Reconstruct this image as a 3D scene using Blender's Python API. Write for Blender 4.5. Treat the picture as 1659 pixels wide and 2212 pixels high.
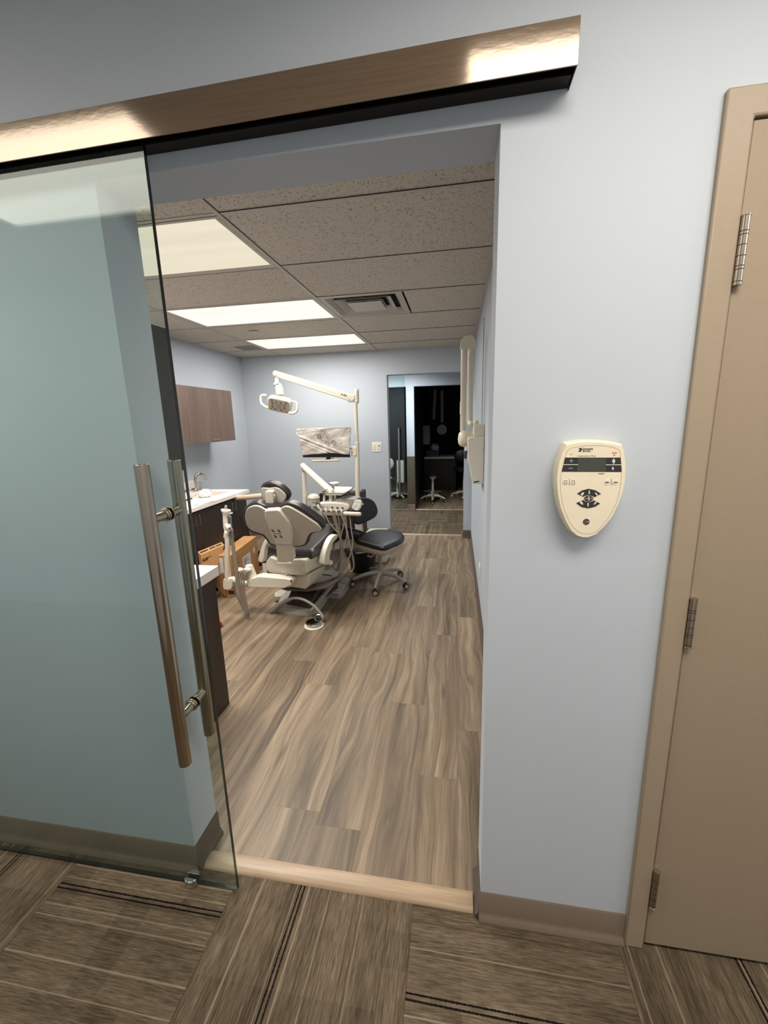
import bpy, math, random
from mathutils import Vector, Matrix
random.seed(7)
for o in list(bpy.data.objects): bpy.data.objects.remove(o)
SC = bpy.context.scene
COL = SC.collection

# ------------------------------------------------------------------ camera
CAM = Vector((0.873, -1.022, 1.510))
RX, RY, RZ, FPX, PPX, PPY = 0.2083, -0.0268, 0.1702, 895.91, 5.146, -7.378
FW = Vector((-math.sin(RZ)*math.cos(RX), math.cos(RZ)*math.cos(RX), -math.sin(RX)))
_r = Vector((math.cos(RZ), math.sin(RZ), 0)); _u = _r.cross(FW)
RT = _r*math.cos(RY) + _u*math.sin(RY); UP = _u*math.cos(RY) - _r*math.sin(RY)
cd = bpy.data.cameras.new('camera'); cam = bpy.data.objects.new('camera', cd); COL.objects.link(cam)
cam.matrix_world = Matrix(((RT.x, UP.x, -FW.x, CAM.x), (RT.y, UP.y, -FW.y, CAM.y), (RT.z, UP.z, -FW.z, CAM.z), (0, 0, 0, 1)))
cd.sensor_fit = 'VERTICAL'; cd.sensor_height = 24; cd.lens = FPX/2212*24
cd.shift_x = -PPX/2212; cd.shift_y = PPY/2212; cd.clip_start = 0.02
SC.camera = cam
SC.view_settings.view_transform = 'Standard'; SC.view_settings.look = 'None'
SC.view_settings.gamma = 1; SC.view_settings.use_curve_mapping = False
SC.view_settings.exposure = 0.0

# ------------------------------------------------------------------ light
w = bpy.data.worlds.new('world'); SC.world = w; w.use_nodes = True
w.node_tree.nodes['Background'].inputs[0].default_value = (.6, .75, 1, 1)
w.node_tree.nodes['Background'].inputs[1].default_value = 0.02
CEIL = 2.359; CCEIL = 2.58
def area(name, x0, x1, y0, y1, z, watt, col, spread):
    l = bpy.data.lights.new(name, 'AREA'); l.shape = 'RECTANGLE'
    l.size = x1-x0-.06; l.size_y = y1-y0-.06; l.energy = watt; l.color = col; l.spread = math.radians(spread)
    o = bpy.data.objects.new(name, l); COL.objects.link(o); o.location = ((x0+x1)/2, (y0+y1)/2, z); return o
S = .6096; GX = -.102; G0 = .758
WARM = (1, .93, .83); COOL = (1, .96, .90)
ROOM_LIGHTS = [(GX-2*S, GX, G0+k*S, G0+(k+1)*S) for k in (0, 2, 4)]
HALL_LIGHTS = [(-1.44, -.21, -1.18, -.57), (.87, 2.10, -1.18, -.57), (-3.75, -2.52, -1.18, -.57), (2.95, 4.15, -1.18, -.57)]  # last two are added out of view to brighten the hallway wall
FARHALL_LIGHTS = [(-.95, .27, 4.86, 5.47)]
for k, r in enumerate(ROOM_LIGHTS): area('troffer_lamp', *r, CEIL-.012, (38, 30, 25)[k], COOL, (140, 180, 180)[k])
for k, r in enumerate(HALL_LIGHTS): area('hall_lamp', *r, CCEIL-.03, (13, 22, 21, 23)[k], WARM, (146, 164, 176, 176)[k])
for r in FARHALL_LIGHTS: area('far_hall_lamp', *r, 2.44, 52, (.95, .98, 1), 150)

# ------------------------------------------------------------------ pixel helpers (camera ray onto a plane)
def ray(q):
    return FW + (q[0]-829.5-PPX)/FPX*RT - (q[1]-1106-PPY)/FPX*UP
def onp(q, p0, n):
    d = ray(q); p0 = Vector(p0); n = Vector(n); return CAM + d*((p0-CAM).dot(n)/d.dot(n))
def ax(i, v, q):
    d = ray(q); return CAM + d*((v-CAM[i])/d[i])
def aty(q, Y): return ax(1, Y, q)
def atz(q, Z): return ax(2, Z, q)
def cr(ox, oy, s): return lambda x, y: (ox+x/s, oy+y/s)
c1 = cr(380, 980, 3.19); c2 = cr(540, 780, 4.879); c3 = cr(820, 700, 4.608); c4 = cr(640, 1020, 6.381)
c5 = cr(440, 1080, 7.541); c6 = cr(540, 1020, 6.145); cb = cr(400, 1020, 10.056); cq = cr(660, 1040, 11.057)
cl = cr(560, 790, 7.213); cm = cr(640, 900, 11.06); cx = cr(980, 720, 6.5); cp = cr(1170, 920, 7.9)

# ------------------------------------------------------------------ materials
def lin(c): return tuple(((v/255)/12.92 if v/255 <= .04045 else ((v/255+.055)/1.055)**2.4) for v in c)
class NT:
    def __init__(s, name):
        s.m = bpy.data.materials.new(name); s.m.use_nodes = True; s.t = s.m.node_tree; s.t.nodes.clear()
        s.out = s.n('ShaderNodeOutputMaterial')
    def n(s, ty, **k):
        n = s.t.nodes.new(ty)
        for a, v in k.items(): setattr(n, a, v)
        return n
    def put(s, sock, v):
        if v is None: return
        if isinstance(v, bpy.types.NodeSocket): s.t.links.new(v, sock)
        else:
            if isinstance(v, (tuple, list)) and len(v) == 3 and sock.type == 'RGBA': v = (*v, 1)
            sock.default_value = v
    def math(s, op, a, b=None, c=None, clamp=False):
        n = s.n('ShaderNodeMath', operation=op, use_clamp=clamp); s.put(n.inputs[0], a); s.put(n.inputs[1], b)
        if c is not None: s.put(n.inputs[2], c)
        return n.outputs[0]
    def mix(s, f, a, b, mode='MIX'):
        n = s.n('ShaderNodeMix', data_type='RGBA', blend_type=mode); s.put(n.inputs[0], f); s.put(n.inputs[6], a); s.put(n.inputs[7], b); return n.outputs[2]
    def ramp(s, f, stops):
        n = s.n('ShaderNodeValToRGB'); cr_ = n.color_ramp
        while len(cr_.elements) < len(stops): cr_.elements.new(.5)
        for e, (p, c) in zip(cr_.elements, stops):
            e.position = p; e.color = (*c, 1) if isinstance(c, tuple) else (c, c, c, 1)
        s.put(n.inputs[0], f); return n.outputs[0]
    def noise(s, vec, scale, detail=3, rough=.5, dist=0, dim='3D'):
        n = s.n('ShaderNodeTexNoise', noise_dimensions=dim)
        if vec is not None: s.put(n.inputs['Vector'], vec)
        n.inputs['Scale'].default_value = scale; n.inputs['Detail'].default_value = detail
        n.inputs['Roughness'].default_value = rough; n.inputs['Distortion'].default_value = dist
        return n.outputs[0]
    def comb(s, x, y, z=0.0):
        n = s.n('ShaderNodeCombineXYZ'); s.put(n.inputs[0], x); s.put(n.inputs[1], y); s.put(n.inputs[2], z); return n.outputs[0]
    def sep(s, v):
        n = s.n('ShaderNodeSeparateXYZ'); s.put(n.inputs[0], v); return n.outputs
    def mapv(s, v, scale, loc=(0, 0, 0)):
        n = s.n('ShaderNodeMapping'); s.put(n.inputs[0], v); n.inputs[3].default_value = scale; n.inputs[1].default_value = loc; return n.outputs[0]
    def bump(s, h, strength=.3, dist=.002):
        n = s.n('ShaderNodeBump'); n.inputs['Strength'].default_value = strength; n.inputs['Distance'].default_value = dist
        s.put(n.inputs['Height'], h); return n.outputs[0]
    def bsdf(s, col, rough=.5, metal=0, normal=None, spec=None, aniso=None, **k):
        b = s.n('ShaderNodeBsdfPrincipled'); s.put(b.inputs['Base Color'], col); s.put(b.inputs['Roughness'], rough)
        s.put(b.inputs['Metallic'], metal)
        if normal is not None: s.put(b.inputs['Normal'], normal)
        if spec is not None: b.inputs['Specular IOR Level'].default_value = spec
        if aniso is not None: b.inputs['Anisotropic'].default_value = aniso
        s.t.links.new(b.outputs[0], s.out.inputs[0]); return b
    def obj(s): return s.n('ShaderNodeTexCoord').outputs['Object']
    def pos(s): return s.n('ShaderNodeNewGeometry').outputs['Position']
def simple(name, rgb, rough=.5, metal=0, spec=None, var=.04, scale=60, bump=.04):
    """plain finish with a faint procedural mottling and micro bump"""
    a = NT(name); c = lin(rgb); p = a.obj()
    f = a.noise(p, scale, 3)
    lo = tuple(v*(1-var) for v in c); hi = tuple(min(1, v*(1+var)) for v in c)
    a.bsdf(a.ramp(f, [(.3, lo), (.7, hi)]), rough, metal, a.bump(f, bump, .0006), spec); return a.m
M = {}
def wall_mat(name, rgb):
    a = NT(name); c = lin(rgb); p = a.pos()
    f = a.noise(p, 2.2, 4); g = a.noise(p, 260, 2)
    a.bsdf(a.ramp(f, [(.3, tuple(v*.985 for v in c)), (.7, tuple(v*1.015 for v in c))]), .62, 0, a.bump(g, .10, .0012), .35); return a.m
M['wall'] = wall_mat('blue_grey_wall_paint', (188, 195, 203))
M['dwall'] = wall_mat('painted_gloom_wall', (40, 44, 50))  # darkness of the unlit rooms is put into this wall colour
M['hallceil'] = wall_mat('hall_ceiling_white', (196, 190, 180))
def tile_mat():
    a = NT('fissured_ceiling_tile'); p = a.pos()
    v = a.n('ShaderNodeTexVoronoi', feature='F1'); a.put(v.inputs['Vector'], p); v.inputs['Scale'].default_value = 95
    big = a.noise(p, 60, 4, .7, 1.5); big2 = a.noise(p, 9, 2)
    worm = a.math('LESS_THAN', a.math('ABSOLUTE', a.math('SUBTRACT', a.noise(p, 42, 2, .5, 2.0), .5)), .022)
    gate = a.math('GREATER_THAN', a.noise(p, 70, 2), .55)
    dots = a.math('LESS_THAN', v.outputs['Distance'], .22)
    gate2 = a.math('GREATER_THAN', a.noise(p, 33, 2), .53)
    hole = a.math('MAXIMUM', a.math('MULTIPLY', worm, gate), a.math('MULTIPLY', dots, gate2))
    base = a.ramp(big, [(.3, lin((196, 188, 177))), (.7, lin((207, 198, 186)))])
    col = a.mix(a.math('MULTIPLY', hole, .85), base, lin((88, 76, 64)))
    a.bsdf(col, .95, 0, a.bump(a.math('SUBTRACT', a.math('MULTIPLY', big, .4), hole), .5, .0015), .1); return a.m
M['tile'] = tile_mat()
M['grid'] = simple('painted_ceiling_grid', (190, 182, 172), .5)
def plank_mat():
    a = NT('weathered_oak_vinyl_plank'); uv = a.n('ShaderNodeUVMap', uv_map='UVMap').outputs[0]
    x, y, z = a.sep(uv)
    warp = a.noise(a.comb(a.math('MULTIPLY', x, 6), a.math('MULTIPLY', y, 1.1)), 1, 2, .5)
    u2 = a.math('ADD', x, a.math('MULTIPLY', warp, .20))
    ring = a.noise(a.comb(a.math('MULTIPLY', u2, 34), a.math('MULTIPLY', y, 1.0)), 1, 4, .62, .25)
    fine = a.noise(a.comb(a.math('MULTIPLY', x, 300), a.math('MULTIPLY', y, 7)), 1, 3, .6)
    broad = a.noise(a.comb(a.math('MULTIPLY', x, 9), a.math('MULTIPLY', y, .55)), 1, 2, .5)
    wav = a.math('SINE', a.math('MULTIPLY', u2, 330))
    t = a.math('ADD', a.math('MULTIPLY', ring, .55), a.math('MULTIPLY', broad, .45))
    t = a.math('ADD', t, a.math('MULTIPLY', a.math('SUBTRACT', fine, .5), .26))
    t = a.math('ADD', t, a.math('MULTIPLY', wav, .012))
    wn = a.n('ShaderNodeUVMap', uv_map='rand').outputs[0]
    rx = a.sep(wn)[0]
    t = a.math('ADD', t, a.math('MULTIPLY', a.math('SUBTRACT', rx, .5), .05))
    col = a.ramp(t, [(.30, lin((72, 59, 47))), (.41, lin((102, 87, 70))), (.5, lin((122, 105, 85))), (.59, lin((143, 124, 101))), (.70, lin((168, 149, 122)))])
    # knots
    vv = a.n('ShaderNodeTexVoronoi'); a.put(vv.inputs['Vector'], a.comb(a.math('MULTIPLY', x, 5.5), a.math('MULTIPLY', y, 1.1))); vv.inputs['Scale'].default_value = 1
    kn = a.ramp(vv.outputs['Distance'], [(.02, 1.0), (.10, 0.0)])
    col = a.mix(a.math('MULTIPLY', kn, .55), col, lin((66, 52, 40)))
    # seams
    sx, sy, sz = a.sep(a.n('ShaderNodeUVMap', uv_map='cell').outputs[0])
    ex = a.math('MINIMUM', sx, a.math('SUBTRACT', .18, sx)); ey = a.math('MINIMUM', sy, a.math('SUBTRACT', 1.22, sy))
    seam = a.math('LESS_THAN', a.math('MINIMUM', ex, ey), .0009)
    col = a.mix(a.math('MULTIPLY', seam, .3), col, lin((60, 48, 38)))
    a.bsdf(col, a.ramp(fine, [(.3, .42), (.7, .55)]), 0, a.bump(a.math('SUBTRACT', fine, seam), .15, .0006), .4); return a.m
M['plank'] = plank_mat()
def carpet_mat():
    a = NT('ribbed_carpet_tile'); x, y, z = a.sep(a.n('ShaderNodeUVMap', uv_map='UVMap').outputs[0])
    cx_, cy_, _ = a.sep(a.n('ShaderNodeUVMap', uv_map='cell').outputs[0])
    off, rnd, _ = a.sep(a.n('ShaderNodeUVMap', uv_map='rand').outputs[0])
    rib = a.noise(a.comb(a.math('MULTIPLY', x, 240), a.math('MULTIPLY', y, 16)), 1, 2, .7)
    lines = a.noise(a.comb(a.math('MULTIPLY', x, 75), 0.0), 1, 1, .6)
    lines2 = a.noise(a.comb(a.math('MULTIPLY', x, 19), a.math('MULTIPLY', y, .3), 4.0), 1, 2, .5)
    ix = a.math('FLOOR', a.math('MULTIPLY', x, 4.2)); iy = a.math('FLOOR', a.math('MULTIPLY', y, 11))
    wn = a.n('ShaderNodeTexWhiteNoise', noise_dimensions='2D'); a.put(wn.inputs['Vector'], a.comb(ix, iy))
    blk = a.math('MULTIPLY', a.math('SUBTRACT', wn.outputs[0], .5), .09)
    t = a.math('ADD', a.math('MULTIPLY', rib, .68), a.math('MULTIPLY', lines2, .32))
    t = a.math('ADD', t, blk)
    col = a.ramp(t, [(.28, lin((58, 49, 40))), (.45, lin((85, 74, 60))), (.58, lin((104, 92, 76))), (.76, lin((134, 121, 102)))])
    hi = a.math('GREATER_THAN', lines, .635); lo = a.math('LESS_THAN', lines, .375)
    col = a.mix(a.math('MULTIPLY', hi, .42), col, lin((160, 147, 126)))
    col = a.mix(a.math('MULTIPLY', lo, .5), col, lin((60, 49, 39)))
    d = a.math('ABSOLUTE', a.math('SUBTRACT', a.math('ABSOLUTE', a.math('SUBTRACT', cx_, off)), .0065))
    jit = a.math('MULTIPLY', a.math('SUBTRACT', a.noise(a.comb(a.math('MULTIPLY', x, 40), a.math('MULTIPLY', y, 160)), 1, 2), .5), .004)
    dark = a.math('LESS_THAN', a.math('ADD', d, jit), .0024)
    col = a.mix(dark, col, lin((26, 20, 20)))
    ed = a.math('LESS_THAN', a.math('MINIMUM', a.math('MINIMUM', cx_, a.math('SUBTRACT', .597, cx_)), a.math('MINIMUM', cy_, a.math('SUBTRACT', .597, cy_))), .0012)
    col = a.mix(a.math('MULTIPLY', ed, .45), col, lin((48, 40, 31)))
    a.bsdf(col, .95, 0, a.bump(a.math('SUBTRACT', rib, a.math('MULTIPLY', dark, .8)), .8, .003), .05); return a.m
M['carpet'] = carpet_mat()
def laminate(name, a0, a1, rough=.45, axis='z'):
    a = NT(name); p = a.pos(); sc = (70, 70, 3) if axis == 'z' else ((3, 70, 70) if axis == 'x' else (70, 3, 70))
    f = a.noise(a.mapv(p, sc), 1, 5, .6); g = a.noise(a.mapv(p, tuple(v/6 for v in sc)), 1, 3)
    t = a.math('ADD', a.math('MULTIPLY', f, .6), a.math('MULTIPLY', g, .4))
    a.bsdf(a.ramp(t, [(.35, lin(a0)), (.65, lin(a1))]), rough, 0, a.bump(f, .1, .0005)); return a.m
M['darkwood'] = laminate('dark_walnut_laminate', (38, 29, 25), (58, 45, 38))
M['midwood'] = laminate('brown_walnut_laminate', (80, 64, 56), (108, 88, 76))
M['reducer'] = laminate('light_oak_reducer', (142, 120, 96), (178, 154, 126), .4, 'x')
def steel(name, rgb, rough, sc=(8, 400, 400), aniso=.5, b=.04):
    a = NT(name); f = a.noise(a.mapv(a.pos(), sc), 1, 3, .6); c = lin(rgb)
    a.bsdf(a.ramp(f, [(.3, tuple(v*.93 for v in c)), (.7, tuple(min(1, v*1.05) for v in c))]), rough, 1, a.bump(f, b, .0004), None, aniso); return a.m
def rail_mat():
    a = NT('brushed_bronze_finish'); p = a.pos(); f = a.noise(a.mapv(p, (6, 300, 300)), 1, 3, .6); d = a.noise(a.mapv(p, (40, 40, 110)), 1, 3)
    b = a.bsdf(a.ramp(f, [(.3, lin((92, 76, 62))), (.7, lin((104, 88, 72)))]), .11, 0, a.bump(d, .06, .001), 1.0)
    b.inputs['IOR'].default_value = 1.68
    b.inputs['Specular Tint'].default_value = (1, .84, .66, 1); return a.m
M['rail'] = rail_mat()
M['steelv'] = steel('brushed_tube_steel', (182, 170, 156), .17, (300, 300, 5), .2, .22)
M['steel'] = steel('satin_steel', (190, 185, 178), .3, (90, 90, 90), 0)
M['guard'] = steel('brushed_corner_guard', (150, 140, 120), .35, (200, 200, 5), .3)
M['nickel'] = steel('brushed_nickel', (188, 178, 164), .26, (90, 90, 90), 0)
M['chrome'] = steel('chrome', (215, 215, 215), .08, (20, 20, 20), 0, .0)
M['track'] = simple('dark_bronze_track', (38, 33, 27), .45, .6)
M['black'] = simple('painted_gap_shadow', (8, 8, 8), .8)  # black colour standing in for shade in gaps and voids
M['base'] = simple('taupe_vinyl_base', (118, 104, 90), .5, 0, .4, .03)
M['based'] = simple('dark_vinyl_base', (92, 82, 76), .5, 0, .4, .03)
M['door'] = simple('taupe_painted_door', (152, 136, 116), .5, 0, .35, .02, 120, .08)
M['frame'] = simple('taupe_painted_frame', (158, 142, 122), .45, 0, .4, .02, 120, .08)
M['gap'] = simple('dark_door_gap', (22, 16, 13), .9)
M['white'] = simple('ivory_plastic', (226, 219, 204), .38, 0, .5, .015)
M['cream'] = simple('cream_device_plastic', (232, 220, 196), .45, 0, .4, .015)
M['ivory'] = simple('warm_white_enamel', (222, 214, 196), .35, 0, .5, .015)
M['shell'] = simple('beige_chair_shell', (190, 181, 167), .5, 0, .4, .02)
M['bright'] = simple('bright_white', (240, 236, 228), .4, 0, .5, .01)
M['grey'] = simple('warm_grey_plastic', (165, 158, 147), .4, 0, .5, .02)
M['hose'] = simple('taupe_silicone_hose', (140, 130, 115), .5, 0, .4, .03)
def leather(name, rgb, rough=.35):
    a = NT(name); c = lin(rgb); f = a.noise(a.obj(), 420, 3); g = a.noise(a.obj(), 6, 2)
    a.bsdf(a.ramp(g, [(.3, tuple(v*.9 for v in c)), (.7, tuple(v*1.1 for v in c))]), rough, 0, a.bump(f, .15, .0006), .5); return a.m
M['vinyl'] = leather('plum_black_upholstery', (44, 37, 39), .34)
M['blackvinyl'] = leather('black_stool_vinyl', (24, 23, 25), .4)
M['rubber'] = simple('black_rubber', (22, 21, 21), .6)
M['counter'] = simple('white_solid_surface', (236, 228, 220), .3, 0, .5, .01, 300)
M['card'] = simple('brown_cardboard', (178, 134, 88), .8, 0, .2, .05, 25, .2)
M['carddark'] = simple('painted_shade_cardboard', (150, 110, 72), .85, 0, .2, .05, 25, .2)  # darker copy of the cardboard, shade put into its colour
M['print'] = simple('black_print', (40, 32, 26), .7)
M['redprint'] = simple('red_print', (170, 20, 40), .6)
M['red'] = simple('red_plastic', (150, 18, 20), .4)
M['label'] = simple('paper_label', (215, 208, 200), .7)
M['ink'] = simple('dark_navy_ink', (44, 44, 58), .6)
M['softink'] = simple('pale_grey_ink', (150, 142, 130), .6)
M['lcd'] = simple('grey_green_lcd', (66, 70, 62), .25)
M['lcdkey'] = simple('charcoal_key', (44, 44, 42), .4)
M['orange'] = simple('orange_radiation_mark', (205, 110, 70), .6)
M['screen'] = simple('black_monitor_plastic', (10, 10, 11), .25)
M['amber'] = simple('amber_lens', (150, 105, 30), .2)
M['lens'] = simple('smoked_lens', (92, 88, 80), .2)
M['lampface'] = simple('grey_lamp_face', (150, 140, 128), .35)
M['paper'] = simple('white_paper', (228, 220, 215), .7)
M['blue'] = simple('blue_box', (40, 70, 110), .6)
M['pink'] = simple('pink_box', (150, 60, 70), .6)
M['teal'] = simple('teal_glass_bottle', (70, 100, 105), .2)
M['tan'] = simple('tan_plastic', (205, 185, 158), .45)
M['brownprint'] = simple('brown_box_print', (150, 104, 62), .8)
def glass_mat(name, tint):
    a = NT(name); g = a.n('ShaderNodeNewGeometry')
    ior = a.math('ADD', 1.38, a.math('MULTIPLY', g.outputs['Backfacing'], 1/1.38-1.38))
    fr = a.n('ShaderNodeFresnel'); a.put(fr.inputs[0], ior)
    tr = a.n('ShaderNodeBsdfTransparent'); tr.inputs[0].default_value = (*tint, 1)
    gl = a.n('ShaderNodeBsdfGlossy'); gl.inputs['Roughness'].default_value = .02; gl.inputs[0].default_value = (.93, .98, .95, 1)
    mx = a.n('ShaderNodeMixShader'); a.put(mx.inputs[0], fr.outputs[0]); a.t.links.new(tr.outputs[0], mx.inputs[1]); a.t.links.new(gl.outputs[0], mx.inputs[2])
    a.t.links.new(mx.outputs[0], a.out.inputs[0]); return a.m
M['glass'] = glass_mat('green_tinted_door_glass', (.90, .945, .935))
M['film'] = glass_mat('clear_plastic', (.96, .96, .95))
M['edge'] = simple('dark_green_glass_edge', (14, 26, 24), .15, 0, .6)
def lens_mat(name, col, strength, ribs):
    a = NT(name); p = a.pos(); x, y, z = a.sep(p)
    streak = a.noise(a.comb(a.math('MULTIPLY', x, .7), a.math('MULTIPLY', y, 9)), 1, 2)
    t = a.math('ADD', .90, a.math('MULTIPLY', streak, .2))
    if ribs:
        r = a.math('MULTIPLY', a.math('SINE', a.math('MULTIPLY', x, 6.283/.0125)), a.math('SINE', a.math('MULTIPLY', y, 6.283/.0125)))
        t = a.math('ADD', t, a.math('MULTIPLY', r, .07))
    e = a.n('ShaderNodeEmission'); e.inputs[0].default_value = (*col, 1)
    a.put(e.inputs[1], a.math('MULTIPLY', t, strength)); a.t.links.new(e.outputs[0], a.out.inputs[0]); return a.m
M['lensA'] = lens_mat('prismatic_lens_near', (1, .90, .70), .86, True)
M['lensB'] = lens_mat('prismatic_lens_far', (1, .97, .88), 1.05, False)
M['lensH'] = lens_mat('hall_lens', (1, .90, .78), 4.6, True)
def bag_mat():
    a = NT('crumpled_foam_bag'); p = a.obj()
    f = a.noise(a.mapv(p, (7, 7, 12)), 1, 5, .6, .8)
    a.bsdf(a.ramp(f, [(.3, lin((150, 142, 134))), (.7, lin((214, 206, 196)))]), .5, 0, a.bump(f, .9, .02)); return a.m
M['bag'] = bag_mat()

# ------------------------------------------------------------------ geometry helpers
def link(o, parent=None):
    COL.objects.link(o)
    if parent is not None: o.parent = parent
    return o
def origin_of(parent):
    v = Vector((0, 0, 0))
    while parent is not None: v += parent.location; parent = parent.parent
    return v
class MB:
    def __init__(s): s.v = []; s.f = []
    def add(s, vs, fs):
        b = len(s.v); s.v += [Vector(v) for v in vs]; s.f += [tuple(b+i for i in f) for f in fs]; return s
    def box(s, a, b):
        x0, x1 = sorted((a[0], b[0])); y0, y1 = sorted((a[1], b[1])); z0, z1 = sorted((a[2], b[2]))
        return s.add([(x0, y0, z0), (x1, y0, z0), (x1, y1, z0), (x0, y1, z0), (x0, y0, z1), (x1, y0, z1), (x1, y1, z1), (x0, y1, z1)],
                     [(0, 3, 2, 1), (4, 5, 6, 7), (0, 1, 5, 4), (1, 2, 6, 5), (2, 3, 7, 6), (3, 0, 4, 7)])
    def obox(s, o, ex, ey, ez):
        o, ex, ey, ez = Vector(o), Vector(ex), Vector(ey), Vector(ez)
        return s.prism([o, o+ex, o+ex+ey, o+ey], ez)
    def prism(s, pts, t):
        pts = [Vector(p) for p in pts]; t = Vector(t); n = len(pts)
        nn = Vector((0, 0, 0))
        for i in range(n): nn += (pts[i]-pts[0]).cross(pts[(i+1) % n]-pts[0])
        if nn.dot(t) > 0: pts = pts[::-1]
        return s.add(pts+[p+t for p in pts], [tuple(range(n)), tuple(range(2*n-1, n-1, -1))] + [(i, n+i, n+(i+1) % n, (i+1) % n) for i in range(n)])
    def cone(s, p0, p1, r0, r1, seg=20):
        return s.loft([(p0, r0), (p1, r1)], seg)
    def cyl(s, p0, p1, r, seg=20): return s.loft([(p0, r), (p1, r)], seg)
    def loft(s, st, seg=20, sx=1.0, side=None):
        """rings of radius r centred on points, swept with a stable frame; sx squashes one axis"""
        P = [Vector(p) for p, r in st]; rings = []; b = len(s.v)
        ref = None; vs = []
        for i, (p, r) in enumerate(st):
            a = P[max(i-1, 0)]; c = P[min(i+1, len(P)-1)]; t = (c-a)
            t = t.normalized() if t.length > 1e-9 else Vector((0, 0, 1))
            if ref is None:
                ref = Vector(side) if side is not None else (Vector((0, 0, 1)) if abs(t.z) < .9 else Vector((1, 0, 0)))
            u = (ref - t*ref.dot(t)).normalized(); w_ = t.cross(u); ref = u
            for k in range(seg):
                an = 2*math.pi*k/seg; vs.append(P[i]+u*math.cos(an)*r+w_*math.sin(an)*r*sx)
        n = len(st); fs = [tuple(range(seg-1, -1, -1)), tuple((n-1)*seg+k for k in range(seg))]
        for i in range(n-1):
            for k in range(seg):
                a = i*seg+k; c = i*seg+(k+1) % seg; fs.append((a, c, c+seg, a+seg))
        return s.add(vs, fs)
    def tube(s, pts, r, seg=12, sub=6, caps=False):
        P = smooth(pts, sub); st = [(p, r) for p in P]
        if caps:
            d0 = (P[0]-P[1]).normalized(); d1 = (P[-1]-P[-2]).normalized()
            a = [(P[0]+d0*r*math.sin(x), r*math.cos(x)) for x in (1.5, 1.1, .7, .35)]
            z = [(P[-1]+d1*r*math.sin(x), r*math.cos(x)) for x in (.35, .7, 1.1, 1.5)]
            st = a+st+z
        return s.loft(st, seg)
    def ell(s, c, rx, ry, rz, seg=20, rings=12):
        c = Vector(c); vs = []; 
        for i in range(1, rings):
            th = math.pi*i/rings
            for k in range(seg):
                an = 2*math.pi*k/seg; vs.append(c+Vector((rx*math.sin(th)*math.cos(an), ry*math.sin(th)*math.sin(an), rz*math.cos(th))))
        n = rings-1; top = len(vs); vs += [c+Vector((0, 0, rz)), c-Vector((0, 0, rz))]
        fs = []
        for i in range(n-1):
            for k in range(seg):
                a = i*seg+k; b = i*seg+(k+1) % seg; fs.append((a, a+seg, b+seg, b))
        for k in range(seg): fs.append((top, k, (k+1) % seg)); fs.append((top+1, (n-1)*seg+(k+1) % seg, (n-1)*seg+k))
        return s.add(vs, fs)
    def build(s, name, m, parent=None, bevel=0, seg=2, ang=35, sub=0, label=None):
        o_ = origin_of(parent)
        me = bpy.data.meshes.new(name); me.from_pydata([tuple(v-o_) for v in s.v], [], s.f); me.update()
        me.materials.append(M[m] if isinstance(m, str) else m)
        for p in me.polygons: p.use_smooth = True
        try: me.set_sharp_from_angle(angle=math.radians(ang))
        except Exception: pass
        o = bpy.data.objects.new(name, me); link(o, parent)
        if bevel:
            b = o.modifiers.new('bevel', 'BEVEL'); b.width = bevel; b.segments = seg; b.limit_method = 'ANGLE'; b.angle_limit = math.radians(30)
            b.harden_normals = False
        if sub:
            q = o.modifiers.new('sub', 'SUBSURF'); q.levels = sub; q.render_levels = sub
        if label: o['label'] = label
        return o
def smooth(pts, sub):
    P = [Vector(p) for p in pts]
    if len(P) < 3 or sub <= 1: return P
    out = []
    for i in range(len(P)-1):
        p0 = P[max(i-1, 0)]; p1 = P[i]; p2 = P[i+1]; p3 = P[min(i+2, len(P)-1)]
        for k in range(sub):
            t = k/sub; out.append(.5*((2*p1)+(p2-p0)*t+(2*p0-5*p1+4*p2-p3)*t*t+(3*p1-p0-3*p2+p3)*t**3))
    out.append(P[-1]); return out
def closed(pts, sub=4):
    P = [Vector(p) for p in pts]; n = len(P); out = []
    for i in range(n):
        p0, p1, p2, p3 = P[i-1], P[i], P[(i+1) % n], P[(i+2) % n]
        for k in range(sub):
            t = k/sub; out.append(.5*((2*p1)+(p2-p0)*t+(2*p0-5*p1+4*p2-p3)*t*t+(3*p1-p0-3*p2+p3)*t**3))
    return out
def thing(name, label, cat, loc=(0, 0, 0), group=None):
    o = bpy.data.objects.new(name, None); COL.objects.link(o); o.location = loc; o.empty_display_size = .05
    return tag(o, label, cat, group)
def tag(o, label, cat, group=None, kind=None):
    o['label'] = label; o['category'] = cat
    if group: o['group'] = group
    if kind: o['kind'] = kind
    return o
def struct(o, label=None):
    o['kind'] = 'structure'
    if label: o['label'] = label
    return o
def text(name, s, size, o, xd, yd, m, parent=None, bold=0.0, ext=.0002, xs=1.0, shear=0):
    cu = bpy.data.curves.new(name, 'FONT'); cu.body = s; cu.size = size; cu.extrude = ext; cu.offset = bold; cu.align_x = 'CENTER'; cu.align_y = 'CENTER'; cu.shear = shear
    t = bpy.data.objects.new(name, cu); COL.objects.link(t)
    bpy.context.view_layer.update()
    me = bpy.data.meshes.new_from_object(t.evaluated_get(bpy.context.evaluated_depsgraph_get())); bpy.data.objects.remove(t)
    xd = Vector(xd).normalized(); yd = Vector(yd).normalized(); zd = xd.cross(yd); O = Vector(o)-origin_of(parent)
    for v in me.vertices: v.co = O + xd*v.co.x*xs + yd*v.co.y + zd*v.co.z
    me.materials.clear(); me.materials.append(M[m]); me.name = name
    return link(bpy.data.objects.new(name, me), parent)
def bx(name, a, b, m, parent=None, **k): return MB().box(a, b).build(name, m, parent, **k)

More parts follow.
